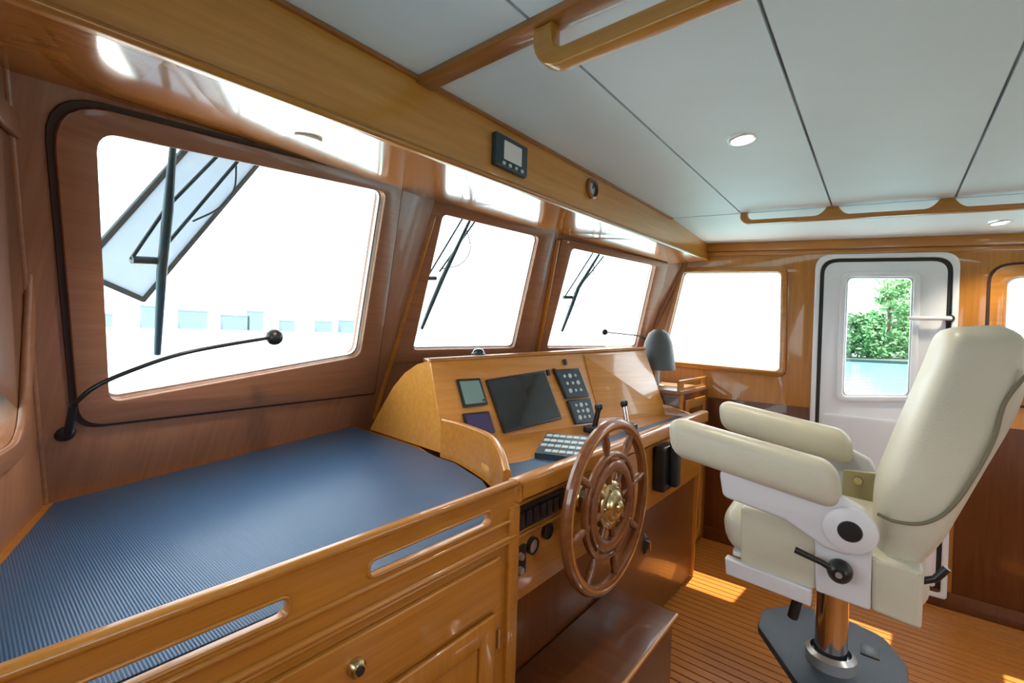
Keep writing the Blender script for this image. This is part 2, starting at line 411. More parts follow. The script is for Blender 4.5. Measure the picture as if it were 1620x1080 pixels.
FC = Facet(k_, math.degrees(math.atan2(dC.y, dC.x)), -nC.z / h_)
FP = Facet((.166, 1.84, .885), 73, 0)
_q = FA.w(FA.px(8, 125)) - FP.p
FP = Facet((.166, 1.84, .885), 73, _q.dot(FP.n0) / _q.z)  # port wall, flared so that its corner follows the raked front
FS = Facet((3.38, 1.0, 0), -90, 0)
def facet_wall(f, left, right, z0, z1, hole, name, t=.05, mtl='cherry'):
    pts = []
    for (g, z) in ((left, z0), (right, z0), (right, z1), (left, z1)):
        pts.append((f.inv @ (cross2(f, g, z))).to_2d())
    pts = [(p[0], p[1]) for p in pts]
    o = plate(name, pts, [hole] if hole else [], t, f.mw, mtl, None, .002); tag(o, kind='structure'); return o
def pxs(f, L, off=0): return [f.px(x, y, off) for x, y in L]
W1 = [(148, 206), (608, 303), (567, 562), (170, 634)]
W2 = [(700, 338), (851, 374), (812, 549), (652, 552)]
W3 = [(904, 392), (1036, 420), (1006, 549), (864, 549)]
F1 = [(76, 150), (634, 290), (590, 620), (122, 672)]
def window(n, f, glass, frm, rg, rf, label, mtl='cherry', mtlf='cherry', groove=True, fr_t=.014, gw=.012):
    root = empty('window_%d' % n, f.w(f.px(*glass[3])), label, kind='structure')
    gl = rpoly(pxs(f, glass), rg); fo = rpoly(pxs(f, frm), rf)
    up = f.mw @ Matrix.Translation((0, 0, fr_t))
    plate('window_frame', fo, [gl], fr_t, up, mtlf, root, .003)
    if groove:
        c = sum((V(p) for p in fo), V((0, 0))) / len(fo)
        big = rpoly(grow(pxs(f, frm), gw), rf + gw if not isinstance(rf, list) else rf)
        plate('groove', big, [rpoly(grow(pxs(f, frm), -.002), rf)], .006, f.mw @ Matrix.Translation((0, 0, .006)), 'groove', root, 0)
    sl = rpoly(grow(pxs(f, glass), .002), rg); si = rpoly(grow(pxs(f, glass), -.005), rg)
    plate('seal', sl, [si], .012, f.mw @ Matrix.Translation((0, 0, -.018)), 'silver', root, 0)
    plate('pane', rpoly(grow(pxs(f, glass), .003), rg), [], .005, f.mw @ Matrix.Translation((0, 0, -.032)), 'glass', root, 0)
    return root, gl
def grow(pts, d):
    P = [V(p) for p in pts]; N = len(P); A = sum(P[i].x * P[(i + 1) % N].y - P[(i + 1) % N].x * P[i].y for i in range(N)); sg = 1 if A > 0 else -1
    out = []
    for i in range(N):
        a = (P[i] - P[i - 1]).normalized(); b = (P[(i + 1) % N] - P[i]).normalized()
        na = V((a.y, -a.x)) * sg; nb = V((b.y, -b.x)) * sg; m = (na + nb); m = m / max(.3, m.length_squared / 2) / 1.0
        out.append(P[i] + m * d)
    return out
r1, h1 = window(1, FA, W1, F1, .045, [.10, .02, .02, .09], 'large raked pilothouse window above the blue counter mat')
r2, h2 = window(2, FB, W2, [(672, 312), (876, 365), (832, 572), (618, 572)], .03, .012, 'raked pilothouse window between two wooden mullions', groove=False)
r3, h3 = window(3, FC, W3, [(888, 376), (1056, 416), (1021, 566), (846, 566)], .025, .012, 'raked pilothouse window beside the starboard corner', groove=False)
facet_wall(FA, FP, FB, .0, 2.13, rpoly(pxs(FA, W1), .045), 'wall_front_port', mtl='cherry_v')
facet_wall(FB, FA, FC, .0, 2.13, rpoly(pxs(FB, W2), .03), 'wall_front_centre', mtl='cherry_v')
facet_wall(FC, FB, FS, .0, 2.13, rpoly(pxs(FC, W3), .025), 'wall_front_starboard', mtl='cherry_v')
# beads down the mullions
def bead(n, f, g, z0, z1, r=.016, mtl='trim', off=.0):
    a, b = cross2(f, g, z0), cross2(f, g, z1); iv = V((0, -off, 0))
    o = tube('trim_%d' % n, [a + iv, b + iv], r, mtl, None, 12); tag(o, 'rounded wooden bead down a window mullion', kind='structure'); return o
bead(9, FP, FA, .88, 2.0, .008, 'cherry'); bead(2, FA, FB, .9, 2.0, .017, 'wood'); bead(3, FB, FC, .9, 2.0, .017, 'wood'); bead(4, FC, FS, 1.0, 2.05, .02, 'cherry')
for nm_, f, q in (('large and middle', FB, (676, 319)), ('middle and starboard corner', FC, (897, 382))):
    o = lathe('screw_cap', [(0, .004), (.005, .004), (.008, .001), (.008, -.002)], f.mw @ Matrix.Translation((*f.px(*q), .016)), 'ring', None, 14)
    tag(o, 'small white screw cap on the mullion between the %s windows' % nm_, 'screw cap', 'mullion screw caps')

# port wall with a window
b0, b1 = [(FP.inv @ V(q)).to_2d() for q in (cross2(FP, FA, .0), cross2(FP, FA, 2.13))]
pwall = [(b0.x, b0.y), (b1.x, b1.y), (-2.6, b1.y), (-2.6, b0.y)]
fe_ = FP.px(44, 560); fb_ = FP.px(4, 742)
xr, zt, zb = fe_.x - .05, .90, fb_.y + .05
phole = [(xr, zb), (-1.6, zb), (-1.6, zt), (xr - .02, zt)]
o = plate('wall_port', pwall, [rpoly(phole, .07)], .05, FP.mw, 'cherry_v', None, .002); tag(o, kind='structure')
rp = empty('window_4', FP.w((xr, zb)), 'side window in the port wall by the counter', kind='structure')
plate('window_frame', rpoly(grow(phole, .05), .10), [rpoly(phole, .07)], .014, FP.mw @ Matrix.Translation((0, 0, .014)), 'cherry', rp, .005, 2)
plate('pane', rpoly(grow(phole, .003), .07), [], .005, FP.mw @ Matrix.Translation((0, 0, -.03)), 'glass', rp, 0)
# the rest of the room behind the camera: port wall going aft, aft bulkhead
pe = FP.w((-2.6, 0)); 
AM = frame((pe.x, pe.y, 0), (0, -1, 0), (1, 0, 0)) @ Matrix.Diagonal((1, 1, 1, 1))
AM = frame((pe.x, -2.05, 0), (0, 1, 0), (1, 0, 0)); La = pe.y + 2.05
ho = [rrect(.12, 1.15, .55, 1.8, .05), rrect(.72, 1.15, La - .08, 1.8, .05)]
o = plate('wall_port_aft', [(0, 0), (La, 0), (La, 2.1), (0, 2.1)], ho, .05, AM, 'wood_v', None, .002); tag(o, kind='structure')
o = plate('wall_aft', [(-.95, 0), (3.44, 0), (3.44, 2.1), (-.95, 2.1)], [rrect(.1, 1.1, .9, 1.8, .06), rrect(2.1, 1.1, 2.9, 1.8, .06)], .05, frame((0, -2.05, 0), (-1, 0, 0), (0, 1, 0)) @ Matrix.Diagonal((-1, 1, 1, 1)), 'wood_v', None, .002); tag(o, kind='structure')

# soffit and header board
FY = .985
def zf(x): return 1.862 + .031 * x
sp = [FA.w(FA.px(*q)) for q in ((0, 108), (180, 160), (400, 225), (608, 292))] + [FB.w(FB.px(*q)) for q in ((700, 321), (868, 367))] + [FC.w(FC.px(*q)) for q in ((900, 376), (1062, 416))]
sp = [V((-.5, sp[0].y - .2, sp[0].z - .02))] + sp
fr = [V((max(-.5, min(3.378, s.x)), FY, zf(s.x))) for s in sp]; sp[-1].x = min(sp[-1].x, 3.378); fr[-1] = V((3.378, FY, zf(3.378))); 
vs, fs = [], []
for a, b in zip(fr, sp): vs += [a, b + (b - a).normalized() * .03]
n = len(vs)
vs2 = vs + [v + V((0, 0, .016)) for v in vs]
for i in range(0, n - 2, 2):
    fs.append((i, i + 1, i + 3, i + 2)); fs.append((n + i, n + i + 2, n + i + 3, n + i + 1))
    fs.append((i, i + 2, n + i + 2, n + i)); fs.append((i + 1, n + i + 1, n + i + 3, i + 3))
so = mesh('ceiling_soffit', vs2, fs, 'soffit'); tag(so, 'glossy varnished soffit above the front windows', kind='structure')
hb = slab('wall_header', [(-.5, FY, zf(-.5)), (3.378, FY, zf(3.378)), (3.378, FY, zc(3.378, FY) + .004), (2.66, FY, zc(2.66, FY) + .004), (-.5, FY, zc(-.5, FY) + .004)], .02, 'veneer', None, .002, toward=(0, -1, 0)); tag(hb, 'long varnished header board between ceiling and soffit', kind='structure')
o = tube('trim_5', [(-.5, FY - .006, zf(-.5) + .004), (3.376, FY - .006, zf(3.376) + .004)], .009, 'wood', None, 10); tag(o, 'rounded bead along the foot of the header board', kind='structure')
o = box('trim_6', (-.5, FY - .012, 0), (2.66, FY, .01), 'trim', None, .002); o.matrix_basis = frame(V((1.08, FY - .006, zc(1.08, FY) - .006)), (1, 0, .018), (0, 0, 1)); PM[o] = o.matrix_basis.copy(); tag(o, 'dark strip where header board meets ceiling', kind='structure')

# downlights
def downlight(p, n, r, label):
    mw = frame(V(p), V(n).orthogonal(), n); root = empty('downlight', p, label, 'light')
    lathe('ring', [(r, -.002), (r, .004), (r * .82, .006), (r * .78, .001), (r * .78, -.002)], mw, 'ring', root, 32)
    lathe('lens', [(0, .003), (r * .76, .003), (r * .76, -.002)], mw, 'lampglass', root, 32)
    ld = bpy.data.lights.new('downlight_lamp', 'SPOT'); ld.energy = 11; ld.color = (1, .86, .66); ld.spot_size = 2.0; ld.spot_blend = .8; ld.shadow_soft_size = .03
    lo = bpy.data.objects.new('downlight_lamp', ld); lo.matrix_basis = Matrix.Translation(V(p) + V(n) * .02) @ V((0, 0, -1)).rotation_difference(V(n)).to_matrix().to_4x4(); finish(lo, root)
    return root
q = atz(1175, 233, 2.045); downlight((q.x, q.y, zc(q.x, q.y)), (0, -.07, -1), .045, 'round recessed light in a white ceiling panel')
q = atz(1585, 340, 2.03); downlight((q.x, q.y, zc(q.x, q.y)), (0, -.07, -1), .045, 'round recessed light between grab rail and starboard wall')
for (lx, ly, lb) in ((.30, -.45, 'added fill light near the port wall, out of view'), (1.62, -1.2, 'added fill light in the ceiling aft of the chair, out of view'), (.30, -1.3, 'added fill light in the port aft ceiling panel, out of view')):  # unseen fill lights, added to warm the header, dash and front walls
    downlight((lx, ly, zc(lx, ly)), (0, -.07, -1), .045, lb)
q = atz(488, 218, 1.93)
t_ = (q.y - FY) / (sp[3].y - FY); zq = zf(q.x) * (1 - t_) + sp[3].z * t_
nS = (sp[3] - fr[3]).cross(V((1, 0, 0))).normalized(); nS = nS if nS.z < 0 else -nS
q = onp(488, 218, fr[3], nS); downlight(q, nS, .035, 'round recessed light in the varnished soffit')

# ------------------------------------------------------------------ starboard wall (x = 3.38); local X runs aft, local Y up
SX = 3.38
SM = frame((SX, 1.0, 0), (0, -1, 0), (-1, 0, 0))
def spx(x, y): p = atx(x, y, SX); return V((1.0 - p.y, p.z))
W4 = [spx(1048, 570), spx(1233, 587), spx(1236, 430), spx(1082, 431)]
dL, dR, dT = spx(1286, 640).x, spx(1514, 420).x, (spx(1300, 405).y + spx(1490, 405).y) / 2
DO = [(dL, .06), (dR, .06), (dR, dT - .02), (dL, dT + .02)]
w5L = spx(1592, 480).x; w5T = spx(1600, 438).y
W5 = [(w5L, 1.18), (w5L + .75, 1.18), (w5L + .75, w5T), (w5L, w5T)]
zcr = zc(SX, 0)
wl = [(-.75, 0), (3.0, 0), (3.0, 2.2), (-.75, 2.2)]
ca_, cb_ = cross2(FC, FS, 0), cross2(FC, FS, 2.12)
wl = [(1.0 - ca_.y, 0), (3.05, 0), (3.05, zc(SX, -2) + .01), (1.0 - cb_.y, 2.12)]
wr = [.03, .03, .03, .03]
o = plate('wall_starboard', wl, [rpoly(W4, .03), rpoly(DO, [.02, .02, .085, .085]), rpoly(W5, .05)], .05, SM, 'wood_v', None, .002); tag(o, kind='structure')
def swin(n, g, r, b, label, groove):
    root = empty('window_%d' % n, SM @ V((g[0][0], g[0][1], 0)), label, kind='structure')
    plate('window_frame', rpoly(grow(g, b), r + b * .6), [rpoly(g, r)], .014, SM @ Matrix.Translation((0, 0, .014)), 'wood', root, .004)
    if groove: plate('groove', rpoly(grow(g, b + .012), r + b * .6 + .01), [rpoly(grow(g, b - .002), r + b * .6)], .006, SM @ Matrix.Translation((0, 0, .006)), 'groove', root, 0)
    plate('seal', rpoly(grow(g, .002), r), [rpoly(grow(g, -.005), r)], .012, SM @ Matrix.Translation((0, 0, -.015)), 'ring', root, 0)
    plate('pane', rpoly(grow(g, .003), r), [], .005, SM @ Matrix.Translation((0, 0, -.03)), 'glass', root, 0)
swin(5, W4, .03, .035, 'starboard side window between the helm console and the white door', False)
swin(6, W5, .05, .06, 'starboard side window just aft of the white door', True)
# cornice strips on that wall
for i, (za, zb_, tt) in enumerate(((.0, .055, .022), (.06, .085, .012))):
    pts = [(SX, 1.02, zc(SX, 1.02) - za), (SX, -2, zc(SX, -2) - za), (SX, -2, zc(SX, -2) - zb_), (SX, 1.02, zc(SX, 1.02) - zb_)]
    o = slab('trim_%d' % (7 + i), [V(p) - V((tt, 0, 0)) for p in pts], tt, 'wood', None, .003, toward=(-1, 0, 0)); tag(o, 'teak cornice strip along the top of the starboard wall', kind='structure')
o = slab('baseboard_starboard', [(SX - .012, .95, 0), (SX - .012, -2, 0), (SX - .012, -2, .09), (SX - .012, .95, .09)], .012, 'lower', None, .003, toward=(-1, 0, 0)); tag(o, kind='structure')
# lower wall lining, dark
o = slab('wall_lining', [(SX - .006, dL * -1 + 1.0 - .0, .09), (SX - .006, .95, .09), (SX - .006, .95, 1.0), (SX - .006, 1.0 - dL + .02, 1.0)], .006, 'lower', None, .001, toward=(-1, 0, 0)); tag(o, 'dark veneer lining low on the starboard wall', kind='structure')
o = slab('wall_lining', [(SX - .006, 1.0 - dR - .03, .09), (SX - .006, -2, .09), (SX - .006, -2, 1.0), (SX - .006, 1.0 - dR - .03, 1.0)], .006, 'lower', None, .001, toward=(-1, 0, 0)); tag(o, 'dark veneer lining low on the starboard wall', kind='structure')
# door
dr = empty('door_1', SM @ V(((dL + dR) / 2, 0, 0)), 'white weathertight door with a tall window', kind='structure')
rr_ = [.02, .02, .085, .085]
plate('door_frame', rpoly(grow(DO, .012), rr_), [rpoly(grow(DO, -.014), rr_)], .05, SM @ Matrix.Translation((0, 0, .02)), 'door', dr, .004)
plate('gasket', rpoly(grow(DO, -.012), rr_), [rpoly(grow(DO, -.036), [.02, .02, .07, .07])], .03, SM @ Matrix.Translation((0, 0, .004)), 'rubber', dr, .002)
DG = [spx(1336, 627), spx(1442, 627), spx(1442, 438), spx(1336, 438)]
a0 = (DG[0].x + DG[3].x) / 2; a1 = (DG[1].x + DG[2].x) / 2
DG = [(a0, DG[0].y), (a1, DG[1].y), (a1, DG[2].y), (a0, DG[3].y)]
leaf = plate('door_leaf', rpoly(grow(DO, -.034), [.02, .02, .07, .07]), [rpoly(DG, .03)], .045, SM @ Matrix.Translation((0, 0, .006)), 'door', dr, .003)
plate('window_trim', rpoly(grow(DG, .03), .045), [rpoly(DG, .03)], .012, SM @ Matrix.Translation((0, 0, .018)), 'door', leaf, .004)
plate('seal', rpoly(grow(DG, .003), .03), [rpoly(grow(DG, -.008), .03)], .05, SM @ Matrix.Translation((0, 0, .004)), 'silver', leaf, 0)
plate('pane', rpoly(grow(DG, .002), .03), [], .006, SM @ Matrix.Translation((0, 0, -.02)), 'glass', leaf, 0)
zl = spx(1390, 662).y
plate('lower_panel', rrect(dL + .05, .12, dR - .05, zl, .02), [], .008, SM @ Matrix.Translation((0, 0, .014)), 'door', leaf, .003)
ha, hb2 = spx(1436, 504), spx(1502, 508)
hd = tube('door_handle', [SM @ V((ha.x, ha.y, .05)), SM @ V((hb2.x - .02, ha.y, .05)), SM @ V((hb2.x, ha.y, .03))], .012, 'door', dr, 12)
lathe('handle_boss', [(0, .02), (.018, .02), (.022, 0)], SM @ Matrix.Translation((hb2.x, ha.y, .01)), 'rubber', dr, 20)
for dz in (.04, -.04): box('handle_stop', SM @ V((hb2.x + .012, ha.y + dz - .012, .004)) - V((.012, .01, 0)), SM @ V((hb2.x + .012, ha.y + dz + .012, .02)) + V((0.012, .01, 0)), 'rubber', dr, .003)

# ================================================================== counter with fiddle rail and cabinet
CY = .78
ct = empty('counter_cabinet', (.3, CY, 0), 'teak counter cabinet with slotted fiddle rail below the large window', 'cabinet')
cx0, cx1 = -.30, .985
mp_ = [(.948, CY + .05), (.985, CY + .055), (1.092, .952), (1.178, 1.078), (1.262, 1.305), (1.272, 1.425), (1.322, 1.665), (1.352, 2.195), (.182, 1.818), (-.112, .84)]
wt_ = [(x + (.0 if y < 1.9 else .0), y + (.06 if y > 1.75 else 0), ) for x, y in mp_]; wt_[-2] = (.12, wt_[-2][1]); wt_[-1] = (-.2, .82); wt_[6] = (1.36, 1.665); wt_[7] = (1.38, wt_[7][1])
slab('worktop', [(x, y, .879) for x, y in wt_], .03, 'wood', ct, 0, toward=(0, 0, 1), grain=(1, 0, 0))
mt_ = slab('counter_mat', [(x, y, .8865) for x, y in mp_], .006, 'mat', None, .002, toward=(0, 0, 1), grain=(1, 0, 0))
tag(mt_, 'dark blue ribbed mat covering the counter', 'mat')
# fiddle rail in the plane y = CY; local X along +x, Y up
FM = frame((0, CY, 0), (1, 0, 0), (0, -1, 0))
s1 = rrect(-.24, .908, .367, .945, .018, 6)
s2 = rrect(.522, .908, .885, .945, .018, 6)
fd = plate('fiddle_rail', [(cx0, .84), (cx1, .84), (cx1, .996), (cx0, .996)], [s1, s2], .024, FM @ Matrix.Translation((0, 0, .004)), 'wood', ct, .005, 2)
tube('cap_bead', [(cx0, CY - .004, .992), (cx1, CY - .004, .992)], .010, 'wood', fd, 12)
for k, (hole) in enumerate((s1, s2)):
    tube('slot_lip', [FM @ V((p[0], p[1], .004)) for p in hole], .004, 'wood', fd, 8, closed=True)
for z, r in ((.893, .006), (.848, .008), (.838, .006)):
    tube('moulding', [(cx0, CY - .006, z), (cx1, CY - .006, z)], r, 'wood', ct, 10)
plate('face_frame', [(cx0, .02), (cx1, .02), (cx1, .84), (cx0, .84)], [], .02, FM, 'wood', ct, .002)
box('post', (.955, CY - .012, .02), (1.0, CY + .03, .93), 'wood_v', ct, .005)
dw = plate('drawer_front', rrect(-.2, .685, .92, .812, .004), [], .014, FM @ Matrix.Translation((0, 0, .014)), 'wood', ct, .004, 2)
lathe('push_knob', [(0, .016), (.012, .015), (.017, .010), (.018, 0), (.018, -.004)], FM @ Matrix.Translation((.49, .757, .017)), 'brass', dw, 24)
lathe('knob_centre', [(0, .019), (.009, .018), (.009, .012)], FM @ Matrix.Translation((.49, .757, .017)), 'bezel', dw, 20)
for k, (xa, xb) in enumerate(((.18, .54), (.56, .905))):
    d_ = plate('door', rrect(xa, .06, xb, .668, .004), [rrect(xa + .06, .12, xb - .06, .608, .004)], .016, FM @ Matrix.Translation((0, 0, .016)), 'wood_v', ct, .005, 2)
    plate('door_panel', rrect(xa + .062, .122, xb - .062, .606, .003), [], .008, FM @ Matrix.Translation((0, 0, .010)), 'wood_v', d_, .003)
for z in (.60, .16):
    tube('hinge', [(.914, CY - .016, z - .025), (.914, CY - .016, z + .025)], .006, 'brass', ct, 10)

# ================================================================== helm console
co = empty('helm_console', (1.88, 1.1, 0), 'varnished helm console with sloping instrument dash', 'console')
CX1 = 2.78
TL, TR = V((1.32, 1.54, 1.278)), V((2.78, 1.175, 1.340))
BL, BR = V((1.285, 1.393, .932)), V((2.785, 1.018, .932))
# desk (under mat), front apron, lower front, side
desk = [(1.006, CY + .03), (CX1, CY + .02), (CX1, 1.10), (1.34, 1.47), (1.25, 1.2), (1.15, 1.0)]
slab('desk', [(x, y, .940) for x, y in desk], .03, 'veneer', co, .002, toward=(0, 0, 1), grain=(1, 0, 0))
dm = slab('desk_mat', [(x, y, .944) for x, y in [(1.03, CY + .045), (CX1 - .03, CY + .045), (CX1 - .03, .94), (1.30, 1.00), (1.20, 1.03), (1.13, .95)]], .004, 'mat', co, .001, toward=(0, 0, 1), grain=(1, 0, 0))
# front edge rail of the desk
plate('front_rail', rrect(1.004, .925, CX1, .992, .008), [], .05, FM @ Matrix.Translation((0, -.0, .006)), 'wood', co, .012, 3)
plate('apron', [(1.004, .62), (CX1, .62), (CX1, .94), (1.004, .94)], [], .02, FM @ Matrix.Translation((0, 0, -.03)), 'wood', co, .002)
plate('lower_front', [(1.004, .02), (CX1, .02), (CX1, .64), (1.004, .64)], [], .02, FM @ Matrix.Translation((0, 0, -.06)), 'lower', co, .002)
tube('apron_bead', [(1.012, CY + .028, .812), (1.28, CY + .028, .812)], .007, 'wood', co, 8)
slab('end_panel', [(CX1, CY + .05, 0.01), (CX1, 1.9, 0.01), (CX1, 1.9, 1.0), (CX1, 1.0, 1.0), (CX1, CY + .02, .94)], .02, 'wood_v', co, .003, toward=(1, 0, 0), grain=(0, 1, 0))
# band dividing desk from the counter mat
path = [(1.022, .838, .994), (1.11, .94, 1.025), (1.20, 1.07, 1.035), (1.285, 1.30, 1.03), (1.30, 1.42, 1.03)]
bs = catmull(path, 6); bb = [V((p.x + .0, p.y, .882)) for p in bs]
nrm = []
for i in range(len(bs)):
    d = bs[min(i + 1, len(bs) - 1)] - bs[max(i - 1, 0)]; d.z = 0; d.normalize(); nrm.append(V((d.y, -d.x, 0)))
vv, ff = [], []
for p, b, n_ in zip(bs, bb, nrm): vv += [b - n_ * .012, p - n_ * .012, p + n_ * .012, b + n_ * .012]
for i in range(len(bs) - 1):
    a = 4 * i
    for k in range(4): ff.append((a + k, a + (k + 1) % 4, a + 4 + (k + 1) % 4, a + 4 + k))
ff += [(0, 1, 2, 3), tuple(4 * (len(bs) - 1) + k for k in (3, 2, 1, 0))]
bd = mesh('side_band', vv, ff, 'wood', co, 30)
tube('band_cap', [p + V((0, 0, .003)) for p in bs], .013, 'wood', bd, 10)
# left cheek, swept back to the window
ck = [BL, TL] + [atx(px_, py_, x_) for px_, py_, x_ in ((660, 576, 1.335), (640, 590, 1.345), (622, 612, 1.355), (607, 638, 1.362), (596, 658, 1.37))] + [V((1.376, 2.06, .8875)), V((1.36, 1.665, .8875)), V((1.318, 1.42, .8875))]
cin = [V((1.37, 1.52, 1.27)), V((1.40, 1.52, .96))]
nc = len(ck); off = V((.04, 0, 0))
mesh('cheek', ck + [p + off for p in ck], [tuple(range(nc)), tuple(range(2 * nc - 1, nc - 1, -1))] + [(i, (i + 1) % nc, nc + (i + 1) % nc, nc + i) for i in range(nc)], 'veneer', co, 30)
# dash
dash = slab('dash_panel', [BL, BR, TR, TL], .02, 'veneer', co, .004, r=.02)
DN = dash.matrix_basis.to_3x3().col[2].normalized(); DP = dash.matrix_basis.translation.copy()
def dpx(x, y, off=0): return onp(x, y, DP + DN * off, DN)
DM = frame(DP, BR - BL, DN); DI = DM.inverted()
def dl(x, y): return (DI @ dpx(x, y)).to_2d()
slab('top_shelf', [TL, TR, V((2.78, 1.50, 1.33)), V((1.50, 1.80, 1.27)), V((1.36, 1.60, 1.274))], .02, 'wood', co, .004, toward=(0, 0, 1), grain=(1, 0, 0))
tube('dash_bead', [TL + V((0, 0, .0)), TR], .011, 'wood', co, 10)
# plain right-hand door of the dash, a touch proud
pr = plate('dash_door', rpoly([dl(948, 661), dl(1056, 652), dl(1016, 558), dl(923, 562)], .008), [], .006, DM @ Matrix.Translation((0, 0, .006)), 'veneer', co, .002)
def instrument(name, quad, t, bez, scr, label, cat, margin=.014, group=None):
    pts = [dl(*q) for q in quad]; c = sum(pts, V((0, 0))) / 4
    root = empty(name, DM @ V((c.x, c.y, 0)), label, cat, group)
    body = plate('bezel', rpoly(pts, .006), [], t - .001, DM @ Matrix.Translation((0, 0, t)), bez, root, .003)
    plate('screen', rpoly(grow(pts, -margin), .003), [], .002, DM @ Matrix.Translation((0, 0, t + .001)), scr, root, 0)
    return root, pts, t
def key(root, pts, t, u, v, r, m='keys'):
    p = pts[0] * (1 - u) * (1 - v) + pts[1] * u * (1 - v) + pts[2] * u * v + pts[3] * (1 - u) * v
    lathe('button', [(0, .004), (r * .8, .004), (r, .001), (r, -.002)], DM @ Matrix.Translation((p.x, p.y, t)), m, root, 14)
i1 = instrument('depth_display', [(731, 646), (770, 641), (757, 599), (719, 601)], .012, 'bezel', 'screen_green', 'small square display with a green-grey screen on the dash', 'display', .012)
key(*i1, .85, .18, .006, 'black')
i2 = instrument('radar_display', [(739, 691), (782, 685), (771, 651), (729, 655)], .012, 'bezel', 'screen_violet', 'small square display with a violet-black screen, below the green one', 'display', .010)
i3 = instrument('chart_plotter', [(795, 686), (887, 663), (859, 587), (766, 602)], .016, 'bezel', 'screen', 'large dark chart screen in the middle of the dash', 'screen', .010)
i4 = instrument('autopilot_unit', [(893, 632), (930, 628), (913, 583), (873, 586)], .018, 'bezel', 'bluegrey', 'blue-grey control unit with pale buttons high on the dash', 'control unit', .008)
i5 = instrument('radio_unit', [(908, 672), (940, 668), (931, 630), (894, 634)], .018, 'bezel', 'bluegrey', 'blue-grey control unit with pale buttons beneath the upper unit', 'control unit', .008)
for (it, rows) in ((i4, 3), (i5, 3)):
    for a in range(3):
        for b in range(rows): key(*it, .28 + .22 * a, .25 + .25 * b, .009 if (a + b) % 3 else .013)
for u, v in ((.25, .92), (.75, .92)): pass
# switches above the units
for k, (x, y) in enumerate(((866, 590), (876, 588), (893, 573))):
    p = dl(x, y)
    o = plate('rocker_switch', rrect(p.x - .010, p.y - .016, p.x + .010, p.y + .016, .004), [], .012, DM @ Matrix.Translation((0, 0, .012)), 'bezel', None, .003)
    tag(o, 'tiny dark rocker switch on the dash above the control units', 'switch', 'dash rocker switches')
# keypad wedge on the desk
kp = atz(885, 703, .985)
kroot = empty('keypad_console', (kp.x, kp.y, .944), 'sloping dark keypad box with rows of pale keys on the helm desk', 'keypad')
ka, kb, kc, kd = atz(846, 716, .965), atz(918, 724, .965), atz(938, 682, 1.0), atz(866, 684, 1.0)
kn = (kb - ka).cross(kd - ka).normalized(); kn = kn if kn.z > 0 else -kn
kd = ka + (kd - ka); kc = kb + (kd - ka)
mesh('body', [ka, kb, kc, kd] + [V((p.x, p.y, .9452)) for p in (ka, kb, kc, kd)], [(0, 1, 2, 3), (7, 6, 5, 4), (0, 4, 5, 1), (1, 5, 6, 2), (2, 6, 7, 3), (3, 7, 4, 0)], 'bluegrey', kroot)
for a in range(6):
    for b in range(4):
        u, v = (a + .6) / 6.2, (b + .6) / 4.2; p = ka.lerp(kb, u).lerp(kd.lerp(kc, u), v)
        if (a, b) in ((0, 0),): continue
        o = box('key', (-.012, -.011, -.002), (.012, .011, .005), 'keys', kroot, .002, 1)
        o.matrix_basis = frame(p, kb - ka, kn); PM[o] = o.matrix_basis.copy()
# throttle and gear levers
def throttle(px, py, z, label, h=.11, lean=.03, chrome=True):
    p = atz(px, py, z); root = empty('throttle_lever', p, label, 'lever', 'engine control levers')
    box('base', p + V((-.03, -.045, 0)), p + V((.03, .045, .03)), 'black', root, .008, 3)
    for dx in (-.014, .014):
        a = p + V((dx, 0, .02)); b = a + V((0, lean, h))
        tube('lever', [a, b], .006, 'chrome' if chrome else 'black', root, 10)
        s_ = lathe('knob', [(0, .022), (.010, .018), (.013, .006), (.011, -.006), (.006, -.012), (0, -.012)], Matrix.Translation(b), 'black', root, 16)
    return root
throttle(992, 678, .946, 'twin chrome engine levers with black knobs beside the wheel', .10, .02)
throttle(940, 684, .946, 'twin black engine levers next to the keypad box', .10, -.02, False)
# small compass on the shelf
q = onp(757, 556, V((1.7, 1.6, 1.285)), V((0, 0, 1)))
q = aty(757, 560, 1.62)
nT = (TR - TL).cross(V((2.78, 1.50, 1.33)) - TL); zq = TL.z - (nT.x * (q.x - TL.x) + nT.y * (1.55 - TL.y)) / nT.z + .004
q = aty(757, 560, 1.55)
croot = empty('compass', (q.x, 1.55, zq), 'small teal-black domed compass on top of the dash', 'compass')
lathe('base', [(0, 0), (.036, 0), (.036, .010), (.029, .013)], Matrix.Translation((q.x, 1.55, zq)), 'black', croot, 24)
lathe('bowl', [(.029, .0135), (.027, .022), (.019, .031), (0, .035)], Matrix.Translation((q.x, 1.55, zq)), 'compass', croot, 24)
# switch strip and dials on the apron
def front_box(name, x0, x1, z0, z1, depth, label, cat, mtl='black', y=CY + .03):
    root = empty(name, ((x0 + x1) / 2, y, z0), label, cat)
    box('housing', (x0, y - depth, z0), (x1, y - .0005, z1), mtl, root, .004, 2)
    return root
sroot = front_box('switch_strip', 1.014, 1.275, .832, .902, .012, 'long black strip of rocker switches under the desk rail', 'switch panel')
for k in range(7):
    box('rocker', (1.022 + k * .0355, CY + .008, .845), (1.050 + k * .0355, CY + .02, .889), 'bezel', sroot, .003, 2)
aroot = front_box('start_panel', 1.01, 1.075, .70, .785, .012, 'small black push-button panel beneath the switch strip', 'button panel')
for k in range(2): lathe('button', [(0, .012), (.009, .012), (.011, .0)], frame((1.042, CY + .018, .72 + .04 * k), (1, 0, 0), (0, -1, 0)), 'silver', aroot, 16)
broot = empty('engine_dial', (1.112, CY + .03, .765), 'round silver-faced dial beneath the switch strip', 'dial')
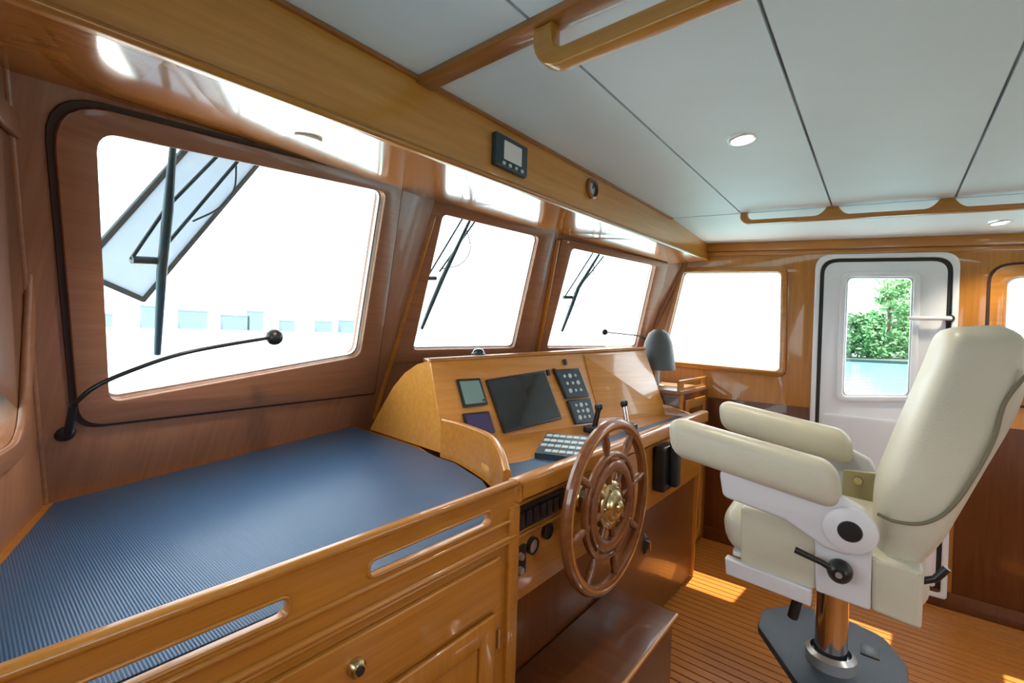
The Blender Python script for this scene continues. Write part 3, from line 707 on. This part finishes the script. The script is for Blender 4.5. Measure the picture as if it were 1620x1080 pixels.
lathe('dial_ring', [(.026, 0), (.026, .012), (.021, .014), (.020, .008)], frame((1.112, CY + .03, .765), (1, 0, 0), (0, -1, 0)), 'black', broot, 24)
lathe('dial_face', [(0, .009), (.021, .009), (.021, 0)], frame((1.112, CY + .03, .765), (1, 0, 0), (0, -1, 0)), 'silver', broot, 24)
croot2 = empty('engine_dial', (1.19, CY + .03, .785), 'round black-faced dial beneath the switch strip', 'dial')
lathe('dial_ring', [(.026, 0), (.026, .012), (.021, .014), (.020, .008)], frame((1.19, CY + .03, .785), (1, 0, 0), (0, -1, 0)), 'black', croot2, 24)
lathe('dial_face', [(0, .009), (.021, .009), (.021, 0)], frame((1.19, CY + .03, .785), (1, 0, 0), (0, -1, 0)), 'bezel', croot2, 24)
# black handset holder on the apron, and a low latch
p0, p1 = aty(1036, 692, CY), aty(1066, 772, CY)
hroot = empty('radio_handset', (2.12, CY, .72), 'black radio handset clipped to the console apron behind the chair arm', 'handset')
box('cradle', (2.04, CY - .03, .70), (2.19, CY + .026, .906), 'black', hroot, .012, 3)
pill('receiver', (2.115, CY - .05, .72), (2.115, CY - .05, .93), (1, 0, 0), (0, 1, 0), .028, .022, 'rubber', hroot, rnd=.015)
q = aty(1020, 860, CY + .06)
lroot = empty('door_latch', (q.x, CY + .06, q.z), 'black oval latch low on the console front', 'latch')
lathe('escutcheon', [(0, .014), (.018, .012), (.026, 0)], frame((q.x, CY + .06, q.z), (1, 0, 0), (0, -1, 0)) @ Matrix.Diagonal((1, 2.0, 1, 1)), 'black', lroot, 24)
box('thumb_turn', (q.x - .006, CY + .03, q.z - .02), (q.x + .006, CY + .05, q.z + .02), 'chrome', lroot, .003)

# footbox below the wheel
fb = empty('helm_step', (1.3, .7, 0), 'dark wooden step under the steering wheel', 'step')
fe, fg = atz(1064, 966, .38), atz(985, 1080, .38)
ye = (fe.y + fg.y) / 2
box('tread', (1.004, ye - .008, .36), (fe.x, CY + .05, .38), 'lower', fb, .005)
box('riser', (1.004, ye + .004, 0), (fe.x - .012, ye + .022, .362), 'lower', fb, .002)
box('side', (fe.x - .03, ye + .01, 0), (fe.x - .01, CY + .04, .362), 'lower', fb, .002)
tube('nosing', [(1.004, ye - .008, .372), (fe.x, ye - .008, .372)], .008, 'wood', fb, 8)

# ------------------------------------------------------------------ steering wheel
WC = V((1.368, .68, .852)); WR = .283
wh = empty('steering_wheel', WC, 'varnished wooden ship steering wheel with brass hub', 'steering wheel')
WM = frame(WC, (1, 0, 0), (0, -1, 0))
def ringprof(r, hw, hh, n=10):
    pts = []
    for k in range(n + 1):
        a = 2 * math.pi * k / n; pts.append((r + hw * math.copysign(abs(math.cos(a)) ** .75, math.cos(a)), hh * math.copysign(abs(math.sin(a)) ** .75, math.sin(a))))
    return pts
rim = lathe('rim', ringprof(WR - .019, .019, .017), WM, 'wheel', wh, 72)
lathe('rim_inlay', ringprof(WR - .019, .007, .019), WM, 'wood', rim, 72)
lathe('inner_ring', ringprof(.128, .020, .018), WM, 'wheel', wh, 56)
lathe('felloe', ringprof(.165, .010, .012), WM, 'wheel', wh, 56)
hub = lathe('hub', [(0, .035), (.03, .033), (.045, .026), (.052, .014), (.072, .012), (.078, .006), (.078, -.02), (0, -.02)], WM, 'brass', wh, 40)
lathe('hub_cap', [(0, .046), (.012, .044), (.02, .036), (.02, .03)], WM, 'brass', hub, 24)
for k in range(6): lathe('hub_bolt', [(0, .020), (.006, .019), (.007, .012)], WM @ Matrix.Translation((.062 * math.cos(k * 1.047), .062 * math.sin(k * 1.047), 0)), 'chrome', hub, 10)
spk = [(.011, .07), (.011, .12), (.009, .15), (.014, .158), (.014, .164), (.009, .172), (.013, .20), (.014, .215), (.010, .235), (.013, .243), (.009, .255)]
sp0 = None
for k in range(8):
    mw = WM @ Matrix.Rotation(k * math.pi / 4 + .2, 4, 'Z') @ Matrix.Rotation(math.pi / 2, 4, 'Y')
    if sp0 is None: sp0 = lathe('spoke', spk, mw, 'wheel', wh, 14)
    else:
        c = bpy.data.objects.new('spoke', sp0.data); c.matrix_basis = mw; finish(c, wh)
lathe('shaft', [(.022, -.10), (.022, -.02), (.03, -.02)], WM, 'chrome', wh, 20)
lathe('shaft_flange', [(0, -.092), (.05, -.092), (.055, -.105), (0, -.105)], WM, 'brass', wh, 28)

# ================================================================== starboard side cabinet beyond the console
sb = empty('side_cabinet', (3.1, 1.0, 0), 'low wooden side cabinet with fiddle rail between console and starboard wall', 'cabinet')
SY = .96; sx0, sx1 = 2.805, 3.362
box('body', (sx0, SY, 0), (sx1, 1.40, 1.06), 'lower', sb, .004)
box('top', (sx0, SY - .015, 1.06), (sx1, 1.40, 1.085), 'cherry', sb, .006)
SFM = frame((0, SY - .005, 0), (1, 0, 0), (0, -1, 0))
plate('fiddle', [(sx0, 1.07), (sx1, 1.07), (sx1, 1.15), (sx0, 1.15)], [rrect(sx0 + .08, 1.10, sx1 - .08, 1.13, .012)], .018, SFM, 'wood', sb, .004)
plate('stile', [(sx0, .0), (sx0 + .045, .0), (sx0 + .045, 1.06), (sx0, 1.06)], [], .018, SFM @ Matrix.Translation((0, 0, .012)), 'wood_v', sb, .003)
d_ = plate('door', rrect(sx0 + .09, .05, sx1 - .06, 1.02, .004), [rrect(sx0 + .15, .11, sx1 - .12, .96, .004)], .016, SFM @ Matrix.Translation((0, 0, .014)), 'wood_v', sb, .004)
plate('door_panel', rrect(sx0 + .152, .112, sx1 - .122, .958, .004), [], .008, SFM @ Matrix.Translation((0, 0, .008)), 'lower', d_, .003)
# charcoal lamp standing on it
lp = atz(1046, 628, 1.085); lp = V((2.87, 1.10, 1.085))
q = aty(1041, 560, 1.16); lp = V((q.x, 1.16, 1.085))
lm = empty('table_lamp', lp, 'charcoal dome-shaded lamp on a pale stem beside the console', 'lamp')
zt_ = aty(1041, 521, 1.16).z; zb2 = aty(1041, 584, 1.16).z
lathe('base', [(0, .001), (.05, .001), (.05, .012), (.02, .02)], Matrix.Translation(lp), 'brass', lm, 24)
lathe('stem', [(.02, .015), (.016, .03), (.016, zb2 - 1.085 + .02)], Matrix.Translation(lp), 'ring', lm, 16)
hh = zt_ - zb2
lathe('shade', [(.115, 0), (.104, hh * .32), (.088, hh * .68), (.064, hh * .9), (.03, hh), (0, hh), (0, hh - .004), (.03, hh - .006), (.06, hh * .87), (.083, hh * .66), (.10, hh * .31), (.111, 0.0)], Matrix.Translation((lp.x, lp.y, zb2)), 'dome', lm, 32)

# ================================================================== goosenecks
def gooseneck(f, base, pts, rb, label, ball, th=.006):
    b = f.w(f.px(*base), .0); root = empty('gooseneck_light', b, label, 'lamp', 'flexible arm lamps')
    lathe('base', [(0, .022), (rb * .5, .020), (rb * .8, .012), (rb, .004), (rb, .0008)], frame(b, f.d, f.n), 'black', root, 24)
    P = [f.w(f.px(x, y, o_), o_) for x, y, o_ in pts]
    tube('stalk', [f.w(f.px(*base), .012), P[0]], th * 1.6, 'black', root, 10)
    tube('arm', catmull(P, 8), th, 'black', root, 10)
    s = lathe('head', [(0, ball), (ball * .5, ball * .87), (ball * .87, ball * .5), (ball, 0), (ball * .87, -ball * .5), (ball * .5, -ball * .87), (0, -ball)], Matrix.Translation(P[-1]), 'black', root, 24)
    return root
gooseneck(FA, (103, 685), [(116, 640, .05), (150, 612, .07), (210, 585, .09), (285, 560, .11), (360, 545, .12), (434, 533, .12)], .024, 'black flexible lamp with ball head low beside the large window', .029)
gooseneck(FC, (1024, 548), [(1022, 536, .04), (1010, 531, .06), (985, 528, .07), (957, 525, .08)], .022, 'black flexible lamp with ball head by the starboard corner window', .022, .005)

# ================================================================== header instruments
HM = frame((0, FY, 0), (1, 0, 0), (0, -1, 0))
def hq(x, y): p = aty(x, y, FY - .02); return V((p.x, p.z))
Q = [hq(784, 262), hq(829, 284), hq(836, 228), hq(791, 206)]
c = sum(Q, V((0, 0))) / 4
x0_ = min(p.x for p in Q); x1_ = max(p.x for p in Q)
hx, hz = c.x, c.y; hw_, hh_ = (x1_ - x0_) / 2, .052
rt_ = empty('wind_display', (hx, FY, hz), 'square grey-framed wind display on the header board', 'display')
plate('bezel', rrect(hx - hw_, hz - hh_, hx + hw_, hz + hh_, .006), [], .02, HM @ Matrix.Translation((0, 0, .02)), 'bluegrey', rt_, .004)
plate('screen', rrect(hx - hw_ * .52, hz - hh_ * .48, hx + hw_ * .58, hz + hh_ * .68, .003), [], .002, HM @ Matrix.Translation((0, 0, .0212)), 'ring', rt_, 0)
for k in range(4): box('button', (hx - hw_ * .6 + k * hw_ * .38, FY - .025, hz - hh_ * .85), (hx - hw_ * .6 + k * hw_ * .38 + .012, FY - .018, hz - hh_ * .66), 'keys', rt_, .001, 1)
g = aty(938, 298, FY - .01); rt2 = empty('rudder_gauge', (g.x, FY, g.z), 'small round dark-rimmed gauge on the header board', 'gauge')
lathe('rim', [(.044, 0), (.044, .012), (.036, .018), (.032, .012), (.032, .006)], frame((g.x, FY, g.z), (1, 0, 0), (0, -1, 0)), 'trim', rt2, 28)
lathe('rim_lining', [(.034, .015), (.027, .012), (.027, .006)], frame((g.x, FY, g.z), (1, 0, 0), (0, -1, 0)), 'black', rt2, 28)
lathe('face', [(0, .007), (.03, .007), (.03, 0)], frame((g.x, FY, g.z), (1, 0, 0), (0, -1, 0)), 'silver', rt2, 28)
tube('needle', [(g.x, FY - .010, g.z), (g.x + .012, FY - .010, g.z + .018)], .002, 'black', rt2, 6)

# ================================================================== helm chair
CH = V((1.615, .10, 0))
ch = empty('helm_chair', CH, 'cream leather helm chair on a pedestal facing the steering wheel', 'chair')
XN, XF = 1.355, 1.885
def sy(px, py, x): p = atx(px, py, x); return V((p.y, p.z))
ux, uz = V((1, 0, 0)), V((0, .13, 1)).normalized()
for xx in (XN, XF):
    pill('armrest', (xx, .482, 1.118), (xx, .068, 1.056), ux, uz, .048, .056, 'leather', ch, rnd=.042, pw=3.0)
# arm carriers (plates) on both sides
def yz(name, pts, x, t, mtl, parent, r=0, bevel=.004, holes=()):
    mw = frame((x, 0, 0), (0, -1, 0), (-1, 0, 0))
    q = [(-p[0], p[1]) for p in pts]; q = rpoly(q, r) if r else q
    return plate(name, q, [], t, mw, mtl, parent, bevel, 2)
xs = XN - .022
car_px = [(1136, 742), (1143, 786), (1240, 822), (1306, 868), (1340, 880), (1372, 868), (1383, 838), (1368, 808), (1330, 786), (1290, 766)]
car = [sy(x, y, xs) for x, y in car_px]
for xx in (xs, XF + .022 + .03):
    yz('arm_bracket', car, xx, .034, 'shell', ch, .02, .008)
pv = sy(1345, 838, xs)
for xx, s_ in ((xs, -1), (XF + .052, 1)):
    if s_ < 0:
        cp = lathe('pivot_disc', [(0, .014), (.038, .014), (.052, .008), (.054, 0)], frame((xx, pv.x, pv.y), (0, 1, 0), (s_, 0, 0)), 'shell', ch, 32)
        lathe('pivot_cap', [(0, .018), (.022, .017), (.026, .012)], frame((xx, pv.x, pv.y), (0, 1, 0), (s_, 0, 0)), 'black', cp, 24)
# tilt plate with lever
tp = [sy(x, y, XN) for x, y in ((1288, 815), (1290, 936), (1377, 968), (1380, 850), (1340, 830))]
yz('tilt_plate', tp, XN + .004, .02, 'shell', ch, .008)
yz('tilt_plate', tp, XF + .016, .02, 'shell', ch, .008)
lv = [sy(1258, 868, XN - .03), sy(1300, 888, XN - .03), sy(1328, 905, XN - .03)]
le = tube('recline_lever', [(XN - .035, p.x, p.y) for p in lv], [.008, .007, .009], 'black', ch, 12)
lathe('lever_hub', [(0, .034), (.014, .034), (.023, .026), (.026, .012), (.026, 0)], frame((XN - .014, lv[2].x, lv[2].y), (0, 1, 0), (-1, 0, 0)), 'black', le, 20)
lathe('lever_screw', [(0, .037), (.007, .037), (.007, .03)], frame((XN - .014, lv[2].x, lv[2].y), (0, 1, 0), (-1, 0, 0)), 'silver', le, 12)
# seat cushion, frame, skirt
s0, s1_ = sy(1134, 842, XN + .02), sy(1385, 900, XN + .02)
pill('seat_cushion', (CH.x, .345, .865), (CH.x, -.10, .845), ux, uz, .235, .075, 'leather', ch, rnd=.06, pw=4)
sf = [sy(x, y, XN + .01) for x, y in ((1147, 882), (1150, 908), (1283, 958), (1286, 936), (1200, 905), (1160, 884))]
sr = [sy(x, y, XN + .01) for x, y in ((1147, 880), (1149, 906), (1283, 958), (1285, 932))]
yz('slide_rail', sr, XN + .002, .03, 'shell', ch, .004)
yz('slide_rail', sr, XF + .028, .03, 'shell', ch, .004)
sp_ = [sy(x, y, XN + .02) for x, y in ((1172, 800), (1172, 890), (1292, 934), (1292, 850), (1240, 815))]
yz('side_pad', sp_, XN + .016, .03, 'leather', ch, .012, .006)
yz('seat_pan', [V((.31, .80)), V((-.08, .775)), V((-.08, .79)), V((.31, .815))], XN + .03, .46, 'shell', ch)
skp = [sy(x, y, XN + .01) for x, y in ((1378, 880), (1378, 966), (1458, 998), (1463, 905))]
yz('skirt', skp, XN + .006, .50, 'leather', ch, .01, .01)
# backrest
bf = [(1378, 900), (1378, 850), (1382, 800), (1410, 730), (1445, 650), (1478, 575), (1497, 530), (1512, 516)]
bk = [(1462, 908), (1500, 868), (1530, 820), (1575, 745), (1618, 672), (1640, 610), (1640, 540), (1600, 512)]
NX = XN + .035
A_ = [sy(x, y, NX) for x, y in bf]; B_ = [sy(x, y, NX) for x, y in bk]
secs = []
half = (CH.x - NX) 
for i, (a, b) in enumerate(zip(A_, B_)):
    cY, cZ = (a.x + b.x) / 2, (a.y + b.y) / 2; dv = V((0, a.x - b.x, a.y - b.y)); hv = dv.length / 2; dv.normalize()
    f_ = [.90, .97, 1, 1, 1, 1, .96, .80][i]
    secs.append((V((CH.x, cY, cZ)), ux, dv, half * f_, hv))
def sub(secs, n=4):
    out = []
    keys_ = [list(x[0]) + list(x[2]) + [x[3], x[4]] for x in secs]
    class K: pass
    for comp in range(1): pass
    res = []
    for i in range(len(keys_) - 1):
        g = lambda j: keys_[max(0, min(len(keys_) - 1, j))]
        for k in range(n):
            t = k / n
            res.append([.5 * (2 * g(i)[c] + (g(i + 1)[c] - g(i - 1)[c]) * t + (2 * g(i - 1)[c] - 5 * g(i)[c] + 4 * g(i + 1)[c] - g(i + 2)[c]) * t * t + (3 * g(i)[c] - 3 * g(i + 1)[c] + g(i + 2)[c] - g(i - 1)[c]) * t ** 3) for c in range(8)])
    res.append(keys_[-1])
    return [(V(r[:3]), V((1, 0, 0)), V(r[3:6]).normalized(), r[6], r[7]) for r in res]
bkrest = loft('backrest', sub(secs), 'leather', ch, 40, 5.0)
pp = [(1632, 585), (1612, 606), (1588, 640), (1574, 690), (1552, 735), (1520, 785), (1490, 815), (1455, 828), (1415, 824), (1388, 812)]
tube('piping', catmull([(NX - .0015, *sy(x, y, NX)) for x, y in pp], 6), .004, 'seamleather', bkrest, 8)
# hinge bracket on the far side, back hook
hq1, hq2 = sy(1334, 742, XF - .04), sy(1388, 790, XF - .04)
br_ = yz('hinge_bracket', [V((hq1.x, hq1.y)), V((hq2.x, hq1.y + .005)), V((hq2.x, hq2.y - .02)), V((hq1.x, hq2.y - .02))], XF - .045, .02, 'bracket', ch, .006)
pb = sy(1357, 760, XF - .05)
lathe('hinge_bolt', [(0, .012), (.012, .011), (.014, .0)], frame((XF - .044, pb.x, pb.y), (0, 1, 0), (-1, 0, 0)), 'brass', br_, 16)
q = sy(1478, 915, XN + .03); tube('back_hook', [(XN + .03, q.x + .02, q.y - .012), (XN + .03, q.x - .002, q.y), (XN + .03, q.x - .02, q.y + .03)], .008, 'black', ch, 8)
# pedestal and footplate
pz = atx(1312, 960, CH.x)
py0 = atx(1315, 1000, CH.x).y
PC = V((CH.x, py0, 0))
lathe('pedestal', [(.0, 0), (.16, 0), (.16, .012), (.06, .03), (.048, .05), (.048, .50), (.040, .50), (.040, .79), (0, .79)], Matrix.Translation(PC), 'chrome', ch, 36)
lathe('collar', [(.05, .44), (.062, .45), (.062, .505), (.05, .515)], Matrix.Translation(PC), 'silver', ch, 32)
box('swivel_plate', PC + V((-.11, -.10, .755)), PC + V((.11, .12, .785)), 'black', ch, .01)
tube('height_lever', [PC + V((-.05, .05, .77)), PC + V((-.07, .07, .70)), PC + V((-.06, .09, .60))], .014, 'black', ch, 10)
fp_px = [(1198, 988), (1206, 962), (1262, 955), (1332, 975), (1398, 1006), (1436, 1052), (1440, 1110), (1330, 1130), (1262, 1080)]
fpl = [atz(x, y, .475) for x, y in fp_px]
fo_ = slab('footplate', fpl, .025, 'blackrough', ch, .006, r=.07, toward=(0, 0, 1))
q = [atz(x, y, .478) for x, y in ((1362, 1018), (1392, 1040))]
box('footplate_slot', V((min(q[0].x, q[1].x) - .012, min(q[0].y, q[1].y), .472)), V((max(q[0].x, q[1].x) + .012, max(q[0].y, q[1].y), .478)), 'black', ch, .002)

# ================================================================== wipers and panel outside the front windows
OUT = -.085
def wiper(f, blade, arms, loop, pivot_px, label):
    P = lambda x, y, o=OUT: f.w(f.px(x, y, o), o)
    root = empty('windscreen_wiper', P(*blade[-1]), label, 'wiper', 'windscreen wipers')
    tube('blade', [P(*q) for q in blade], [.008, .014, .014, .010][:len(blade)] if len(blade) == 4 else .009, 'wiper', root, 8)
    for a in arms: tube('arm', [P(x, y, OUT - .02) for x, y in a], .0055, 'wiper', root, 8)
    tube('arm_bracket', [P(x, y, OUT - .015) for x, y in pivot_px], .012, 'wiper', root, 8)
    tube('washer_hose', catmull([P(x, y, OUT - .02) for x, y in loop], 6), .003, 'wiper', root, 8)
    return root
wiper(FA, [(275, 215), (266, 330), (256, 430), (249, 560)], [[(365, 225), (262, 330), (207, 410)], [(392, 235), (375, 256), (265, 385)]], [(374, 256), (370, 300), (345, 330), (305, 350)], [(208, 411), (255, 413)], 'black pantograph wiper across the pale panel outside the large window')
wiper(FB, [(745, 345), (700, 440), (683, 480), (667, 520)], [[(735, 340), (675, 440)], [(755, 345), (695, 430)]], [(738, 362), (744, 395), (728, 418), (700, 425)], [(672, 440), (690, 440)], 'black pantograph wiper outside the middle raked window')
wiper(FC, [(948, 402), (915, 455), (902, 490), (889, 524)], [[(938, 400), (893, 470)], [(955, 405), (908, 465)]], [(940, 415), (935, 450), (915, 480), (895, 485)], [(891, 470), (905, 470)], 'black pantograph wiper outside the window by the starboard corner')
of = -.30
pq = [FA.px(x, y, of) for x, y in ((114, 430), (228, 479), (470, 192), (356, 160))]
cv = empty('canvas_panel', FA.w(pq[1], of), 'pale grey panel with darker grey border outside the large window', 'panel')
cm = FA.mw @ Matrix.Translation((0, 0, of))
plate('sheet', grow(pq, -.008), [], .006, cm, 'fabric', cv, 0)
plate('border', rpoly(pq, .01), [grow(pq, -.018)], .014, cm @ Matrix.Translation((0, 0, .004)), 'border', cv, .003)

rf = mesh('roof', [(-1.1, -2.1, 2.26), (3.44, -2.1, 2.26), (3.44, 1.7, 2.26), (2.4, 2.45, 2.27), (.6, 2.5, 2.27), (-1.1, 2.1, 2.26)] + [(-1.1, -2.1, 2.34), (3.44, -2.1, 2.34), (3.44, 1.7, 2.34), (2.4, 2.45, 2.34), (.6, 2.5, 2.34), (-1.1, 2.1, 2.34)], [(0, 1, 2, 3, 4, 5), (11, 10, 9, 8, 7, 6)] + [(i, (i + 1) % 6, 6 + (i + 1) % 6, 6 + i) for i in range(6)], 'hull'); tag(rf, 'added white roof, out of view, its brow blocking sun over the front windows', kind='structure')  # slab and brow added out of view to keep sun off the counter mat
# ================================================================== outside world
sea = mesh('sea', [(-1500, -1500, -1.6), (1500, -1500, -1.6), (1500, 1500, -1.6), (-1500, 1500, -1.6)], [(0, 1, 2, 3)], 'sea'); tag(sea, 'pale calm water outside the windows', kind='structure')
hp = [(-.9, 1.9), (1.0, 2.9), (3.0, 2.9), (4.1, 1.6), (4.1, 5), (3.3, 9), (1.7, 12.5), (0.1, 9), (-.9, 5)]
dk = slab('foredeck', [(x, y, .35) for x, y in hp], .25, 'hull', None, .01, toward=(0, 0, 1)); tag(dk, 'white foredeck ahead of the pilothouse', 'deck', kind='structure')
sdk = slab('side_deck', [(3.6, -3, -.35), (4.6, -3, -.35), (4.6, 4, -.35), (3.6, 4, -.35)], .2, 'hull', None, .01, toward=(0, 0, 1)); tag(sdk, 'white side deck outside the starboard door', 'deck', kind='structure')
# far shore ahead
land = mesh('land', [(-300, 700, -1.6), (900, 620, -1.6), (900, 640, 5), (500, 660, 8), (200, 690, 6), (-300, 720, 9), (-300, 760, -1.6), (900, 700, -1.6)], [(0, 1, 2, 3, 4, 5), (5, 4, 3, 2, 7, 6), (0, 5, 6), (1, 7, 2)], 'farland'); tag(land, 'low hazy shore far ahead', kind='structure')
for k in range(14):
    x = -20 + 38 * k + random.uniform(-8, 8); y = 640 - .05 * x; h = random.uniform(10, 24); ww = random.uniform(12, 28)
    br = empty('shore_building', (x, y, -1.6), 'pale hazy building on the far shore', 'building', 'buildings on the far shore')
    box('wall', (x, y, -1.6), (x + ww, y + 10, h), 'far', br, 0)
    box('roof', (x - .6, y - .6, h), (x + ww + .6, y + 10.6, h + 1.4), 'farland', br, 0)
# trees abeam, seen through the door window
def tree(x, y, h, rad, lm, label, seed):
    rnd = random.Random(seed); root = empty('shore_tree', (x, y, -1.4), label, 'tree', 'trees across the water')
    tube('trunk', [(x, y, -1.6), (x + rnd.uniform(-.4, .4), y, h * .45), (x, y + rnd.uniform(-.6, .6), h * .8)], [.45, .3, .12], 'bark', root, 7)
    vs, fs = [], []
    clumps = [(rnd.gauss(0, rad * .45), rnd.gauss(0, rad * .45), h * rnd.uniform(.0, .98)) for _ in range(30)]
    for cx_, cy_, cz_ in clumps:
        sp2 = rad * rnd.uniform(.28, .5) * (1.15 - .45 * cz_ / h)
        for _ in range(110):
            px_, py_, pz_ = x + cx_ + rnd.gauss(0, sp2 * .6), y + cy_ + rnd.gauss(0, sp2 * .6), cz_ + rnd.gauss(0, sp2 * .5)
            if pz_ < -1: continue
            a = V((rnd.gauss(0, 1), rnd.gauss(0, 1), rnd.gauss(0, 1))).normalized(); b = a.orthogonal().normalized(); s = rnd.uniform(.25, .5)
            i = len(vs); p = V((px_, py_, pz_)); vs += [p + a * s, p + b * s * .6, p - a * s, p - b * s * .6]; fs.append((i, i + 1, i + 2, i + 3))
    me = bpy.data.meshes.new('foliage'); me.from_pydata([tuple(v) for v in vs], [], fs); me.update()
    o = link_mesh('foliage', me, lm, root); o['kind'] = 'stuff'
    return root
TD = 105
def tx(px): d = ray(px, 545); return d.y / d.x * TD
for k, (px_, h, rad, lm, lab) in enumerate(((1300, 7, 4.0, 'leaf', 'low dark green tree at the water edge'), (1345, 7, 3.4, 'leaf', 'dark green bushy tree with bare upper twigs across the water'), (1375, 8.5, 3.0, 'leaf', 'mid-height green tree across the water'), (1405, 16.5, 3.6, 'leaf2', 'tallest bright green tree across the water'), (1430, 15, 3.4, 'leaf2', 'tall pale green tree standing behind the door handle'), (1470, 12, 4.5, 'leaf', 'broad green tree across the water'))):
    tree(TD + 5 * k, tx(px_) * (1 + 5 * k / TD), h, rad, M[lm], lab, 40 + k)
bank = box('bank', (TD - 5, tx(1620), -1.7), (TD + 40, tx(1240), -1.1), 'sand', None, .2, 2); tag(bank, 'dark low bank at the water edge', kind='structure')
